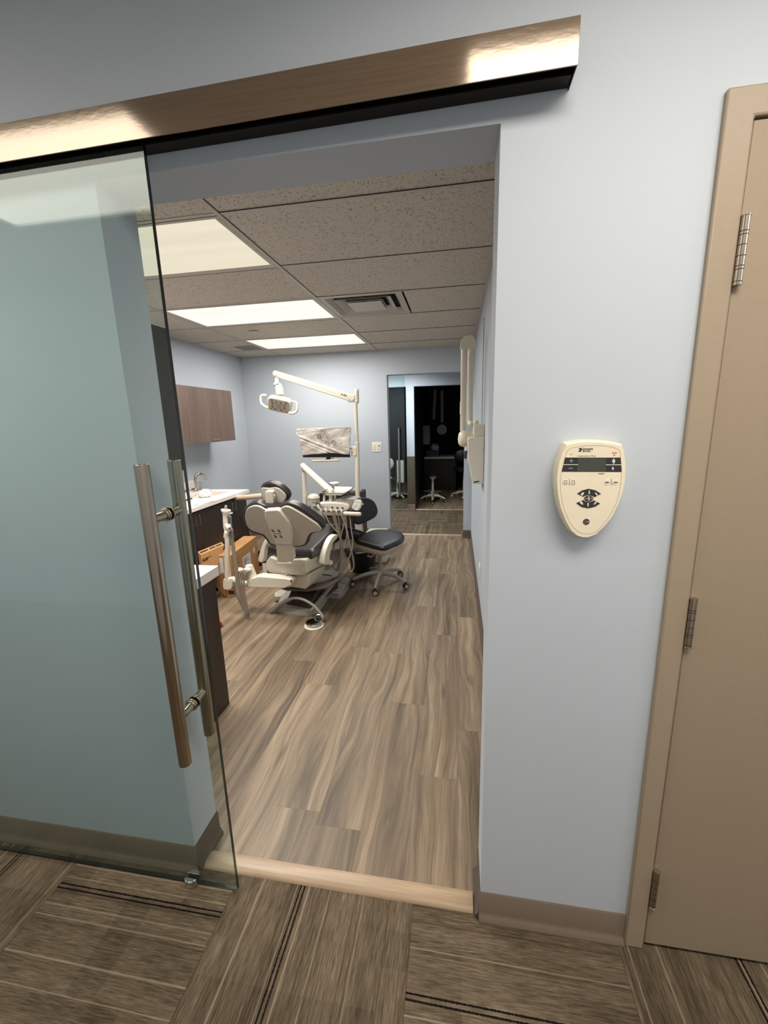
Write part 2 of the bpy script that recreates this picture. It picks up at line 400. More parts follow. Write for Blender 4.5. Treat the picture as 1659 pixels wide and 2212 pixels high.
# ================================================================== THE SETTING
OX1 = .9565; OZ = 2.10; TH = .131; D = 4.258; XW = 1.064; XL = -1.91; Y2 = 5.94; OX2 = .968; OZ2 = 2.066
FX = 1.3654; HX0, HX1 = -4.2, 4.2; HY = -1.78
def uvquads(name, quads, m, kind='structure'):
    """quads: (x0,x1,y0,y1,z, uvfun, cellfun, (a,b))"""
    me = bpy.data.meshes.new(name); vs = []; fs = []
    for q in quads:
        b = len(vs); x0, x1, y0, y1, z = q[:5]; vs += [(x0, y0, z), (x1, y0, z), (x1, y1, z), (x0, y1, z)]; fs.append((b, b+1, b+2, b+3))
    me.from_pydata(vs, [], fs); me.update()
    for n in ('UVMap', 'cell', 'rand'): me.uv_layers.new(name=n)
    for i, q in enumerate(quads):
        for k in range(4):
            v = vs[4*i+k]
            me.uv_layers['UVMap'].data[4*i+k].uv = q[5](v); me.uv_layers['cell'].data[4*i+k].uv = q[6](v); me.uv_layers['rand'].data[4*i+k].uv = q[7]
    me.materials.append(M[m]); o = bpy.data.objects.new(name, me); link(o); o['kind'] = kind; return o
def carpet(name, X0, X1, Y0, Y1, offs, y_origin, x_origin=.153):
    T = .597; rg = random.Random(3); Q = []
    i0 = math.floor((X0-x_origin)/T); i1 = math.ceil((X1-x_origin)/T); j0 = math.floor((Y0-y_origin)/T); j1 = math.ceil((Y1-y_origin)/T)
    for i in range(i0, i1):
        for j in range(j0, j1):
            x0, y0 = x_origin+i*T, y_origin+j*T; a, b, c, d = max(x0, X0), min(x0+T, X1), max(y0, Y0), min(y0+T, Y1)
            if b-a < .002 or d-c < .002: continue
            ru, rv = rg.uniform(0, 50), rg.uniform(0, 50); off = offs.get((i, j), rg.uniform(.1, .5))
            if (i+j) % 2 == 0: uf = (lambda v, ru=ru, rv=rv: (v[0]+ru, v[1]+rv)); cf = (lambda v, x0=x0, y0=y0: (v[0]-x0, v[1]-y0))
            else: uf = (lambda v, ru=ru, rv=rv: (v[1]+ru, v[0]+rv)); cf = (lambda v, x0=x0, y0=y0: (v[1]-y0, v[0]-x0))
            Q.append((a, b, c, d, 0.0, uf, cf, (off, rg.random())))
    return uvquads(name, Q, 'carpet')
o = carpet('floor', HX0, HX1, HY, .02, {(0, 0): .228, (-1, 0): .452-.125, (1, 0): .452-.225, (2, 0): .32, (-2, 0): .357}, -.44)
struct(o, 'patterned grey brown carpet tiles of the near hallway')
def planks(name, X0, X1, Y0, Y1, seed):
    rg = random.Random(seed); Q = []; W_ = .18; L = 1.22; x = X0 - .08
    while x < X1:
        y = Y0 - rg.uniform(.1, 1.2)
        while y < Y1:
            a, b, c, d = max(x, X0), min(x+W_, X1), max(y, Y0), min(y+L, Y1)
            if b-a > .001 and d-c > .001:
                ru, rv = rg.uniform(0, 40), rg.uniform(0, 40); xx, yy = x, y
                Q.append((a, b, c, d, 0.0, (lambda v, ru=ru, rv=rv: (v[0]+ru, v[1]+rv)), (lambda v, xx=xx, yy=yy: (v[0]-xx, v[1]-yy)), (rg.random(), 0)))
            y += L
        x += W_
    return uvquads(name, Q, 'plank')
struct(planks('floor', XL, XW, .02, D+TH-.02, 11), 'weathered oak plank floor of the treatment room')
struct(carpet('floor', -3, 3, D+TH-.02, Y2+.02, {}, 4.38), 'carpet tiles of the far hallway')
struct(planks('floor', -1.6, 2.0, Y2+.02, 9.4, 5), 'plank floor of the dark rooms beyond')
bx('floor', (HX0, HY, -.1), (HX1, 9.4, -.002), 'track')['kind'] = 'structure'

# near hallway wall with the wide opening, steel door frame to its right
FXR = FX+1.02
m = MB()
m.box((HX0, 0, 0), (0, TH, CCEIL)); m.box((OX1, 0, 0), (FX+.03, TH, CCEIL)); m.box((0, 0, OZ), (OX1, TH, CCEIL))
m.box((FX+.03, 0, 2.08), (FXR-.03, TH, CCEIL)); m.box((FXR-.03, 0, 0), (HX1, TH, CCEIL))
struct(m.build('wall_front', 'wall'), 'pale blue grey wall of the hallway with a wide doorway')
struct(bx('wall_behind', (HX0, HY-.1, 0), (HX1, HY, CCEIL), 'wall'))
struct(bx('wall_hall_left', (HX0-.1, HY, 0), (HX0, 0, CCEIL), 'wall')); struct(bx('wall_hall_right', (HX1, HY, 0), (HX1+.1, 0, CCEIL), 'wall'))
struct(bx('ceiling', (HX0, HY, CCEIL), (HX1, 0, CCEIL+.05), 'hallceil'))
# treatment room
struct(bx('wall_left', (XL-.1, TH, 0), (XL, D, CEIL+.02), 'wall')); struct(bx('wall_right', (XW, TH, 0), (XW+.1, D, CEIL+.02), 'wall'))
m = MB(); m.box((XL-.1, D, 0), (.013, D+TH, 2.46)); m.box((OX2, D, 0), (3, D+TH, 2.46)); m.box((.013, D, OZ2), (OX2, D+TH, 2.46)); m.box((-3, D, 0), (XL-.1, D+TH, 2.46))
struct(m.build('wall_back', 'wall'), 'pale blue grey far wall of the treatment room')
# ceiling tiles with openings for the troffers and the diffuser
VENT = (GX, GX+S, G0+2*S, G0+3*S)
def cells():
    xs = [XL, GX-2*S, GX, XW]; ys = [TH]+[G0+k*S for k in range(0, 6)]+[D]
    for i in range(3):
        for j in range(len(ys)-1):
            c = (xs[i], xs[i+1], ys[j], ys[j+1])
            yield c
m = MB()
for c in cells():
    rects = [c]
    for h in ROOM_LIGHTS+[VENT]:
        nr = []
        for (a, b, e, f) in rects:
            if h[0] >= b-1e-4 or h[1] <= a+1e-4 or h[2] >= f-1e-4 or h[3] <= e+1e-4: nr.append((a, b, e, f)); continue
            if h[0] > a+1e-4: nr.append((a, h[0], e, f))
            if h[1] < b-1e-4: nr.append((h[1], b, e, f))
        rects = nr
    for (a, b, e, f) in rects: m.box((a+.002, e+.002, CEIL+.002), (b-.002, f-.002, CEIL+.02))
struct(m.build('ceiling', 'tile'), 'fissured lay-in tiles of the treatment room ceiling')
m = MB(); g = .011
for k in range(0, 6): m.box((XL, G0+k*S-g, CEIL-.001), (XW, G0+k*S+g, CEIL+.02))
for x in (GX, GX-2*S): m.box((x-g, TH, CEIL-.0015), (x+g, D, CEIL+.02))
m.box((XL, TH, CEIL-.0012), (XL+.02, D, CEIL+.02)); m.box((XW-.02, TH, CEIL-.0012), (XW, D, CEIL+.02)); m.box((XL, D-.02, CEIL-.0014), (XW, D, CEIL+.02)); m.box((XL, TH, CEIL-.0014), (XW, TH+.02, CEIL+.02))
struct(m.build('trim_1', 'grid'), 'painted metal ceiling grid')
m = MB()  # dark strips laid in as shadow lines of the grid
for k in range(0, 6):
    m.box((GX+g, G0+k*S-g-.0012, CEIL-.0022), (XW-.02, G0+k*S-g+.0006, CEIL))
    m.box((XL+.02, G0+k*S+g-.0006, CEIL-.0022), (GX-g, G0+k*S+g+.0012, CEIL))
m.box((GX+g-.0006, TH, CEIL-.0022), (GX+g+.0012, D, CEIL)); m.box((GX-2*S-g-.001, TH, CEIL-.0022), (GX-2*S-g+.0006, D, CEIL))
struct(m.build('trim_2', 'gap'), 'dark strip painted in as the shadow line beside the ceiling grid')
struct(bx('ceiling', (XL-.1, TH, CEIL+.09), (XW+.1, D, CEIL+.12), 'track'))
# far hallway and the dark rooms
struct(bx('ceiling', (-3, D+TH, 2.46), (3, Y2, 2.5), 'hallceil')); struct(bx('wall_far_left', (-3.1, D, 0), (-3, Y2+.1, 2.5), 'wall')); struct(bx('wall_far_right', (3, D, 0), (3.1, Y2+.1, 2.5), 'wall'))
m = MB(); m.box((-3, Y2, 0), (-1.05, Y2+TH, 2.5)); m.box((.049, Y2, 0), (.180, Y2+TH, 2.5)); m.box((1.15, Y2, 0), (3, Y2+TH, 2.5)); m.box((-1.05, Y2, 2.046), (.049, Y2+TH, 2.5)); m.box((.18, Y2, 2.046), (1.15, Y2+TH, 2.5))
struct(m.build('wall_beyond', 'wall'), 'wall across the far hallway with two dark doorways')
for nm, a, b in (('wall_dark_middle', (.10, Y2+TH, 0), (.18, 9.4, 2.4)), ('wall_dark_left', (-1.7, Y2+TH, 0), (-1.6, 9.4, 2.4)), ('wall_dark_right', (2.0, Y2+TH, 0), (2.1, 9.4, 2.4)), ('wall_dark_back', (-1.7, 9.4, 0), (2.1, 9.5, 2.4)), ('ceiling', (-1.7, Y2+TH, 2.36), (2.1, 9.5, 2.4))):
    struct(bx(nm, a, b, 'dwall'), 'surface of the rooms beyond the far hallway, gloom painted into its colour')

# vinyl base
def cove(name, x0, x1, y, m_='base', s=-1, h=.102):
    """base with a toe along x, facing s*y"""
    pr = [(0, 0), (.016, 0), (.017, .008), (.008, .018), (.0045, .03), (.004, h-.006), (0, h)]
    v = [Vector((x0, y+s*a, b)) for a, b in pr]
    return struct(MB().prism(v, (x1-x0, 0, 0)).build(name, m_, ang=50))
def covey(name, y0, y1, x, m_='based', s=-1, h=.102):
    pr = [(0, 0), (.016, 0), (.017, .008), (.008, .018), (.0045, .03), (.004, h-.006), (0, h)]
    v = [Vector((x+s*a, y0, b)) for a, b in pr]
    return struct(MB().prism(v, (0, y1-y0, 0)).build(name, m_, ang=50))
cove('baseboard_front', HX0, .004, 0); cove('baseboard_front', OX1-.004, FX-.001, 0)
covey('baseboard_front', -.002, TH+.004, OX1, 'based', -1); covey('baseboard_front', -.002, TH+.004, 0, 'based', 1)
covey('baseboard_right', TH, D-.005, XW, 'based'); cove('baseboard_back', OX2-.004, XW, D, 'based'); cove('baseboard_back', XL, .017, D, 'based')
covey('baseboard_left', 2.99, D, XL, 'based', 1); cove('baseboard_front', -.33, 0, TH, 'based', 1); cove('baseboard_front', OX1, XW, TH, 'based', 1)
cove('baseboard_behind', HX0, HX1, HY, 'base', 1)
cove('baseboard_beyond', .049, .18, Y2, 'base'); covey('baseboard_beyond', Y2+.02, 9.3, .18, 'based', 1); cove('baseboard_beyond', -3, -1.05, Y2, 'base')
# wood reducers
def reducer(name, x0, x1, y0, y1, label):
    v = [Vector((x0, y, z)) for y, z in ((y0, 0), (y0+.004, .007), (y0+.02, .0115), (y1-.014, .012), (y1-.002, .008), (y1, 0))]
    return struct(MB().prism(v, (x1-x0, 0, 0)).build(name, 'reducer', ang=50), label)
reducer('trim_3', .002, OX1-.020, .006, .066, 'light oak floor reducer across the near doorway')
reducer('trim_4', .015, OX2-.02, D+TH-.045, D+TH-.008, 'thin light reducer at the far doorway')
reducer('trim_5', -1.05, .047, Y2+.0, Y2+.03, None); reducer('trim_6', .20, 1.15, Y2+.0, Y2+.03, None)

# hollow metal door on the right
d1 = thing('door_1', 'taupe painted door and frame at the right of the hallway', 'door', (FX, 0, 0)); struct(d1); del d1['category']
m = MB(); fy = -.012
m.prism([(FX, fy, 0), (FX+.051, fy, 0), (FX+.051, fy, 2.049), (FXR-.051, fy, 2.049), (FXR-.051, fy, 0), (FXR, fy, 0), (FXR, fy, 2.10), (FX, fy, 2.10)], (0, TH*.5-fy, 0))
m.build('door_frame', 'frame', d1, bevel=.004)
bx('door_gap', (FX+.051, .012, .0), (FXR-.051, .03, 2.049), 'gap', d1)
MB().box((FX+.0545, -.004, .014), (FXR-.0545, .012, 2.0455)).build('door_leaf', 'door', d1, bevel=.0015)
for zc in (1.820, 1.022, .222):
    hx = FX+.0585; hy = -.012; h = .061
    hb = MB().cyl((hx, hy, zc-h), (hx, hy, zc+h), .0078, 20).box((hx-.006, hy, zc-h+.004), (hx+.006, -.002, zc+h-.004)).build('hinge', 'nickel', d1, label='brushed nickel butt hinge')
    m = MB()
    for t in (-.92, -.56, -.46, -.16, .16, .46, .56): m.cyl((hx, hy, zc+t*h-.0006), (hx, hy, zc+t*h+.0006), .0081, 20)
    m.build('knuckle_gap', 'gap', hb)
    m = MB().cyl((hx, hy, zc-h-.002), (hx, hy, zc-h), .0088).cyl((hx, hy, zc+h), (hx, hy, zc+h+.002), .0088); m.build('pin_cap', 'nickel', hb)

# sliding glass door with its rail
def tilt(v): return Vector((v[0], v[1], v[2]+(v[0]-1.086)*.0092))
class TB(MB):
    def build(s, *a, **k): s.v = [tilt(v) for v in s.v]; return MB.build(s, *a, **k)
rl = thing('door_rail', 'long brushed bronze steel rail cover above the doorway', 'door rail', (-.5, 0, 2.14))
XR_ = 1.0858
TB().box((-2.4, -.066, 2.1365), (XR_, -.0635, 2.2115)).build('fascia', 'rail', rl, bevel=.0006)
TB().box((-2.4, -.0635, 2.2085), (XR_, 0, 2.2115)).build('top_plate', 'track', rl)
TB().box((XR_-.0022, -.0635, 2.140), (XR_, 0, 2.2085)).build('end_cap', 'track', rl)
TB().box((-2.4, -.024, 2.143), (XR_-.003, -.001, 2.2)).box((-2.4, -.034, 2.143), (XR_-.003, -.024, 2.148)).build('lower_track', 'track', rl, bevel=.0008)
TB().box((-2.4, -.0635, 2.165), (XR_-.003, -.024, 2.2)).build('painted_rail_void', 'black', rl)  # black filling stands in for the shaded void behind the fascia
gd = thing('sliding_glass_door', 'frameless greenish sliding glass door pushed open to the left', 'glass door', (-.4, -.041, .012))
GX1 = .1735; gy0, gy1 = -.047, -.037
MB().box((-1.02, gy0, .014), (GX1-.0004, gy1, 2.158)).build('glass_panel', 'glass', gd)
MB().box((GX1-.0003, gy0-.0002, .014), (GX1+.0007, gy1+.0002, 2.158)).build('glass_edge', 'edge', gd, label='dark green polished edge of the glass')
MB().box((-1.02, gy0-.0002, .0128), (GX1, gy1+.0002, .0139)).build('glass_edge', 'edge', gd)
h = MB().cyl((.106, -.112, .554), (.106, -.112, 1.421), .0175, 32).build('pull_handle', 'steelv', gd, bevel=.001, label='vertical steel tube handle on the hallway side')
h2 = MB().cyl((.097, .022, .543), (.097, .022, 1.419), .0175, 32).build('pull_handle', 'steelv', gd, bevel=.001, label='vertical steel tube handle on the room side')
for z in (1.279, .700):
    MB().cyl((.105, -.100, z), (.103, gy0, z), .0130, 20).cyl((.103, gy0-.010, z), (.103, gy0, z), .0165).cyl((.103, gy0-.004, z), (.103, gy0, z), .0190).build('standoff', 'steelv', h, bevel=.0008)
    MB().cyl((.103, gy1, z), (.098, .012, z), .0130, 20).cyl((.103, gy1, z), (.103, gy1+.010, z), .0165).cyl((.103, gy1, z), (.103, gy1+.004, z), .0190).build('standoff', 'steelv', h2, bevel=.0008)
fg = thing('floor_guide', 'small round steel guide under the glass door corner', 'door guide', (.008, -.042, 0))
MB().cyl((.008, -.042, .0), (.008, -.042, .012), .021, 32).build('puck', 'chrome', fg, bevel=.001)
m = MB()
for s_ in (-1, 1):
    pts = [Vector((.008+.021*math.cos(t), -.042+s_*(.0065+.0145*math.sin(t)), .012)) for t in [math.pi*k/12 for k in range(13)]]
    m.prism(pts, (0, 0, .020))
m.build('slot_cheek', 'chrome', fg, bevel=.0008)

# ------------------------------------------------------------------ ceiling fixtures
def troffer(r, z, lens, label, group, name='ceiling_light'):
    x0, x1, y0, y1 = r
    t = thing(name, label, 'ceiling light', ((x0+x1)/2, (y0+y1)/2, z), group)
    m = MB(); b = .022
    for a in ((x0+g, y0+g, x1-g, y0+b+g), (x0+g, y1-b-g, x1-g, y1-g), (x0+g, y0+b+g, x0+b+g, y1-b-g), (x1-b-g, y0+b+g, x1-g, y1-b-g)):
        m.box((a[0], a[1], z-.002), (a[2], a[3], z+.03))
    m.build('frame', 'grid', t, bevel=.002)
    MB().box((x0+b+g, y0+b+g, z+.002), (x1-b-g, y1-b-g, z+.012)).build('lens', lens, t)
g = .011
troffer(ROOM_LIGHTS[0], CEIL, 'lensA', 'nearest ceiling light in the room, cream ribbed lens', 'recessed ceiling lights in the room')
troffer(ROOM_LIGHTS[1], CEIL, 'lensB', 'middle of the three bright ceiling lights, beside the square vent', 'recessed ceiling lights in the room')
troffer(ROOM_LIGHTS[2], CEIL, 'lensB', 'farthest ceiling light, nearest the back wall and small grille', 'recessed ceiling lights in the room')
for r, lb in zip(HALL_LIGHTS, ('hallway ceiling light seen reflected in the sliding glass door', 'hallway ceiling light above the viewer near the taupe door', 'added unseen hallway light farthest left, brightening the wall', 'added unseen hallway light farthest right, brightening the wall')):
    troffer(r, CCEIL-.02, 'lensH', lb, 'recessed ceiling lights in the hallway')
troffer(FARHALL_LIGHTS[0], 2.45, 'lensB', 'ceiling light of the far hallway beyond the back doorway', 'recessed ceiling lights in the far hallway')
# square cone diffuser, half dark
x0, x1, y0, y1 = VENT
v = thing('ceiling_vent', 'square stepped air diffuser with plastic film in the ceiling', 'air vent', ((x0+x1)/2, (y0+y1)/2, CEIL))
m = MB()
def ringz(m, cx_, cy_, a, b, za, zb, t=.003):
    """sloping square collar from half size a at height za to b at zb"""
    vs = []
    for (h_, z) in ((a, za), (b, zb), (b, zb+t), (a, za+t)):
        vs += [(cx_-h_, cy_-h_, z), (cx_+h_, cy_-h_, z), (cx_+h_, cy_+h_, z), (cx_-h_, cy_+h_, z)]
    fs = []
    for L in range(4):
        for k in range(4): fs.append((4*L+k, 4*L+(k+1) % 4, 4*((L+1) % 4)+(k+1) % 4, 4*((L+1) % 4)+k))
    m.add(vs, fs)
cx0, cy0 = (x0+x1)/2, (y0+y1)/2
ringz(m, cx0, cy0, .294, .262, CEIL-.001, CEIL-.001); ringz(m, cx0, cy0, .262, .225, CEIL-.001, CEIL+.035); m.build('outer_collar', 'grid', v)
m = MB(); ringz(m, cx0, cy0, .205, .150, CEIL-.002, CEIL+.035); m.build('inner_cone', 'grid', v)
m = MB(); ringz(m, cx0, cy0, .140, .095, CEIL-.002, CEIL+.03); m.box((cx0-.125, cy0-.125, CEIL-.004), (cx0+.125, cy0+.125, CEIL-.002)); m.build('centre_plate', 'grid', v)
bx('duct_void', (x0+.02, y0+.02, CEIL+.045), (x1-.02, y1-.02, CEIL+.05), 'black', v)  # black plate painted as the shaded duct opening
m = MB()
for k in (-.12, -.04, .04, .12): m.box((cx0+k-.006, cy0-.2, CEIL+.03), (cx0+k+.006, cy0+.2, CEIL+.04))
m.build('support_bar', 'black', v)
t = thing('ceiling_grille', 'small dark grey return grille between the far lights and left wall', 'air grille', (-1.45, 3.63, CEIL))
MB().box((-1.585, 3.51, CEIL-.003), (-1.33, 3.76, CEIL-.0005)).build('grille_frame', 'grid', t)
m = MB()
for k in range(14): m.box((-1.575, 3.52+k*.017, CEIL-.0045), (-1.34, 3.526+k*.017, CEIL-.003))
m.build('louvre', 'grey', t); bx('grille_void', (-1.577, 3.518, CEIL-.0038), (-1.338, 3.752, CEIL-.003), 'lens', t)
t = thing('sprinkler_cover', 'small round white sprinkler cover on the ceiling', 'sprinkler', (-1.0, 2.853, CEIL))
MB().loft([((-1.0, 2.853, CEIL), .045), ((-1.0, 2.853, CEIL-.005), .044), ((-1.0, 2.853, CEIL-.009), .038)], 28).build('dome', 'grid', t)
MB().loft([((-1.0, 2.853, CEIL-.001), .05), ((-1.0, 2.853, CEIL-.002), .05)], 28).build('rim', 'grey', t)

# ================================================================== CONTROL PANEL ON THE HALLWAY WALL
cp_ = thing('xray_control_panel', 'ivory shield shaped control panel with dark display on the hallway wall', 'control panel', (1.18, 0, 1.34))
YF = -.036
def pp(x, y, Y=YF): return aty(cp(x, y), Y)
front = [(425, 325), (520, 298), (640, 278), (820, 268), (1000, 274), (1180, 292), (1375, 330), (1405, 430), (1430, 600), (1438, 780), (1425, 960), (1385, 1150), (1320, 1330), (1220, 1540), (1080, 1720), (930, 1860), (800, 1912), (700, 1912), (600, 1880), (500, 1790), (400, 1610), (320, 1400), (275, 1180), (255, 960), (262, 800), (300, 600), (360, 440)]
F = [pp(*q) for q in front]
cxx = sum(p.x for p in F)/len(F); czz = sum(p.z for p in F)/len(F)
def grow(P, s_, Y): return [Vector((cxx+(p.x-cxx)*s_, Y, czz+(p.z-czz)*s_)) for p in P]
m = MB(); L1 = grow(F, 1.035, 0); L2 = grow(F, 1.035, -.012); L3 = grow(F, 1.01, YF+.004); L4 = grow(F, .985, YF); n_ = len(F)
m.add(L1+L2+L3+L4, [tuple(range(3*n_, 4*n_))]+[(r_*n_+i, r_*n_+(i+1) % n_, (r_+1)*n_+(i+1) % n_, (r_+1)*n_+i) for r_ in range(3) for i in range(n_)])
m.build('housing', 'cream', cp_, ang=40)
def inlay(name, pts, mt, t=.0006, base=YF, smoothn=0, parent=cp_, label=None):
    P = [pp(x, y, base) for x, y in pts]
    if smoothn: P = closed(P, smoothn)
    return MB().prism(P, (0, -t, 0)).build(name, mt, parent, label=label)
# seam line around the membrane
path = [(405, 520), (455, 405), (600, 358), (880, 332), (1150, 350), (1320, 412), (1345, 520), (1365, 800), (1340, 1050), (1270, 1330), (1130, 1580), (950, 1790), (770, 1845), (620, 1800), (480, 1640), (380, 1400), (330, 1150), (322, 900), (345, 760), (375, 640)]
m = MB(); P = closed([pp(x, y, YF-.0001) for x, y in path], 4); m.loft([(p, .00035) for p in P+[P[0]]], 6); m.build('membrane_seam', 'softink', cp_)
ds = inlay('display_bar', [(402, 540), (1345, 540), (1365, 785), (342, 780)], 'lcdkey')
inlay('lcd', [(622, 545), (1098, 548), (1092, 778), (602, 778)], 'lcd', .0009, parent=ds)
inlay('key_divider', [(370, 655), (620, 655), (620, 664), (368, 664)], 'bright', .001, parent=ds); inlay('key_divider', [(1095, 658), (1360, 658), (1361, 667), (1095, 667)], 'bright', .001, parent=ds)
m = MB()
for a in ([(470, 594), (540, 594), (540, 600), (470, 600)], [(500, 565), (508, 565), (508, 625), (500, 625)], [(462, 720), (525, 720), (525, 727), (462, 727)]): m.prism([pp(x, y) for x, y in a], (0, -.001, 0))
m.build('plus_minus_symbol', 'label', ds)
def fig(cx_, cy_, k, parent):
    m = MB()
    m.prism([pp(cx_+k*14*math.cos(a), cy_-k*30+k*10*math.sin(a)) for a in [i*.5236 for i in range(12)]], (0, -.0011, 0))
    m.prism([pp(cx_+k*x, cy_+k*y) for x, y in ((-18, -18), (18, -18), (30, 5), (22, 22), (14, 22), (14, 52), (3, 52), (0, 30), (-3, 52), (-14, 52), (-14, 22), (-22, 22), (-30, 5))], (0, -.0011, 0))
    m.build('patient_symbol', 'label', parent)
fig(1228, 595, .95, ds); fig(1213, 722, .62, ds)
X_, Z_ = (1, 0, 0), (0, 0, 1)
def ptext(s, x, y, size, mt, bold=.0, xs=1, shear=0): return text('printed_text', s, size, pp(x, y, YF-.0004), X_, Z_, mt, cp_, bold, .0001, xs, shear)
ptext('Dentsply', 790, 392, .0062, 'ink', .0001); ptext('Sirona', 768, 428, .0062, 'ink', .0001)
ptext('Heliodent Plus', 770, 513, .0052, 'softink', 0, 1.25); ptext('7mA DC', 1020, 815, .0032, 'ink', .0001)
m = MB()
m.prism(closed([pp(x, y) for x, y in ((635, 385), (665, 375), (690, 392), (688, 412), (660, 408))], 4), (0, -.0006, 0)); m.prism(closed([pp(x, y) for x, y in ((630, 425), (655, 412), (678, 420), (672, 438), (640, 440))], 4), (0, -.0006, 0))
m.build('logo_mark', 'ink', cp_)
MB().prism([pp(512+20*math.cos(a), 472+16*math.sin(a)) for a in [i*.524 for i in range(12)]], (0, -.001, 0)).build('status_light', simple('yellow_green_indicator', (215, 225, 110), .3), cp_)
m = MB()
for (x, y) in ((1220, 458), (1265, 458), (1240, 495)): m.prism([pp(x+a, y+b) for a, b in ((0, -18), (20, 10), (-22, 10))], (0, -.0006, 0))
m.build('radiation_mark', 'orange', cp_)
for x, s in ((408, ''), (540, ''), (1118, '70kV'), (1262, '60kV')):
    k = MB().loft([(pp(x, 960)+Vector((0, .0003, 0)), .0068), (pp(x, 960)-Vector((0, .0007, 0)), .0062)], 24, side=(1, 0, 0)).build('round_key', 'cream', cp_)
    if s: text('printed_text', s, .0042, pp(x, 967, YF-.0010), X_, Z_, 'ink', k, .00012, shear=.25)
for x in (408, 540):
    m = MB()
    for q in (((-26, -32), (26, -32), (26, -24), (-26, -24)), ((-26, 24), (26, 24), (26, 32), (-26, 32)), ((-26, -32), (-16, -32), (-16, 32), (-26, 32)), ((16, -32), (26, -32), (26, 32), (16, 32))):
        m.prism([pp(x+a, 960+b, YF-.0008) for a, b in q], (0, -.0003, 0))
    m.build('film_symbol', 'softink', cp_)
for x in (475, 1190): inlay('key_divider', [(x-5, 905), (x+5, 905), (x+3, 1015), (x-7, 1015)], 'softink')
def fan(name, top):
    if top: pts = [(605, 1155), (690, 1100), (800, 1072), (920, 1098), (1012, 1158), (900, 1215), (870, 1195), (800, 1180), (740, 1190), (712, 1208)]
    else: pts = [(590, 1318), (705, 1265), (740, 1288), (800, 1298), (860, 1290), (890, 1268), (998, 1325), (910, 1378), (790, 1405), (680, 1382)]
    o = inlay(name, pts, 'lcdkey', .0008)
    m = MB()
    for (x, y, an, wd) in (((695, 1158, .75, 20), (810, 1130, 0, 11), (930, 1160, -.7, 12)) if top else ((680, 1315, -.7, 20), (790, 1345, 0, 11), (910, 1318, .75, 12))):
        P = [(-wd*.5, -32), (wd*.5, -32), (wd, 0), (wd, 30), (-wd, 30), (-wd, 0)] if top else [(-wd, -30), (wd, -30), (wd, 0), (wd*.4, 34), (-wd*.4, 34), (-wd, 0)]
        m.prism([pp(x+a*math.cos(an)+b*math.sin(-an)*-1*-1, y+a*math.sin(an)+b*math.cos(an)) for a, b in P], (0, -.0012, 0))
    m.build('tooth_symbol', 'label', o)
fan('tooth_keypad', True); fan('tooth_keypad', False)
o = MB().prism([pp(800+78*math.cos(a), 1240+46*math.sin(a)) for a in [i*.2618 for i in range(24)]], (0, -.0011, 0)).build('centre_key', 'lcdkey', cp_)
m = MB().prism([pp(x, y) for x, y in ((735, 1236), (865, 1236), (865, 1243), (735, 1243))], (0, -.0013, 0))
for y in (1218, 1258): m.prism([pp(803+14*math.cos(a), y+13*math.sin(a)) for a in [i*.524 for i in range(12)]], (0, -.0013, 0))
m.build('jaw_symbol', 'label', o)
o = MB().loft([(pp(762, 1636)+Vector((0, .0003, 0)), .0072), (pp(762, 1636)-Vector((0, .0012, 0)), .0066)], 28, side=(1, 0, 0)).build('exposure_button', 'lcdkey', cp_)
m = MB()
for q in (((735, 1605), (757, 1605), (757, 1613), (735, 1613)), ((735, 1658), (757, 1658), (757, 1666), (735, 1666)), ((735, 1605), (741, 1605), (741, 1666), (735, 1666)), ((757, 1612), (766, 1630), (766, 1645), (757, 1660)), ((775, 1622), (800, 1615), (800, 1655), (775, 1648))):
    m.prism([pp(x, y, YF-.0011) for x, y in q], (0, -.0004, 0))
m.build('beam_symbol', 'softink', o)

# ================================================================== CABINETS
def barpull(name, p0, p1, out, parent, r=.004):
    p0, p1, out = Vector(p0), Vector(p1), Vector(out)
    return MB().tube([p0, p0+out, p1+out, p1], r, 10, 1).build(name, 'nickel', parent, label='gold tinted nickel pull') 
# wall cabinet on the left wall
x = -1.60
c = thing('wall_cabinet', 'brown woodgrain wall cabinet hung on the left wall above the sink', 'cabinet', (-1.75, 2.9, 1.34))
bx('body', (XL, 2.06, 1.342), (x-.018, 3.396, 1.878), 'darkwood', c)
dr = MB().box((x-.018, 2.44, 1.342), (x, 3.396, 1.878)).build('door', 'midwood', c, bevel=.001); barpull('handle', (x, 2.93, 1.368), (x, 3.05, 1.368), (.022, 0, 0), dr)
MB().box((x-.018, 2.06, 1.342), (x, 2.437, 1.878)).build('door', 'midwood', c, bevel=.001)
# base cabinets on the left wall
bxx = -1.30
c = thing('base_cabinet', 'dark walnut base cabinets with paired pulls under the sink counter', 'cabinet', (-1.6, 2.4, 0))
bx('body', (XL+.004, 1.25, .09), (bxx-.02, 2.955, .66), 'darkwood', c); bx('side_panel', (XL+.004, 2.94, .66), (bxx-.02, 2.955, .80), 'darkwood', c)
bx('toe_kick', (XL+.004, 1.25, 0), (bxx-.07, 2.95, .09), 'black', c)
ys = [1.25, 1.62, 2.067, 2.66, 2.955]
for a, b, hs in ((1.25, 1.64, []), (1.64, 2.067, [2.04]), (2.067, 2.66, [2.10, 2.63]), (2.66, 2.955, [2.69])):
    dr = MB().box((bxx-.02, a+.0015, .10), (bxx, b-.0015, .795)).build('door', 'darkwood', c, bevel=.001)
    for h in hs: barpull('handle', (bxx, h, .775), (bxx, h, .685), (.026, 0, 0), dr)
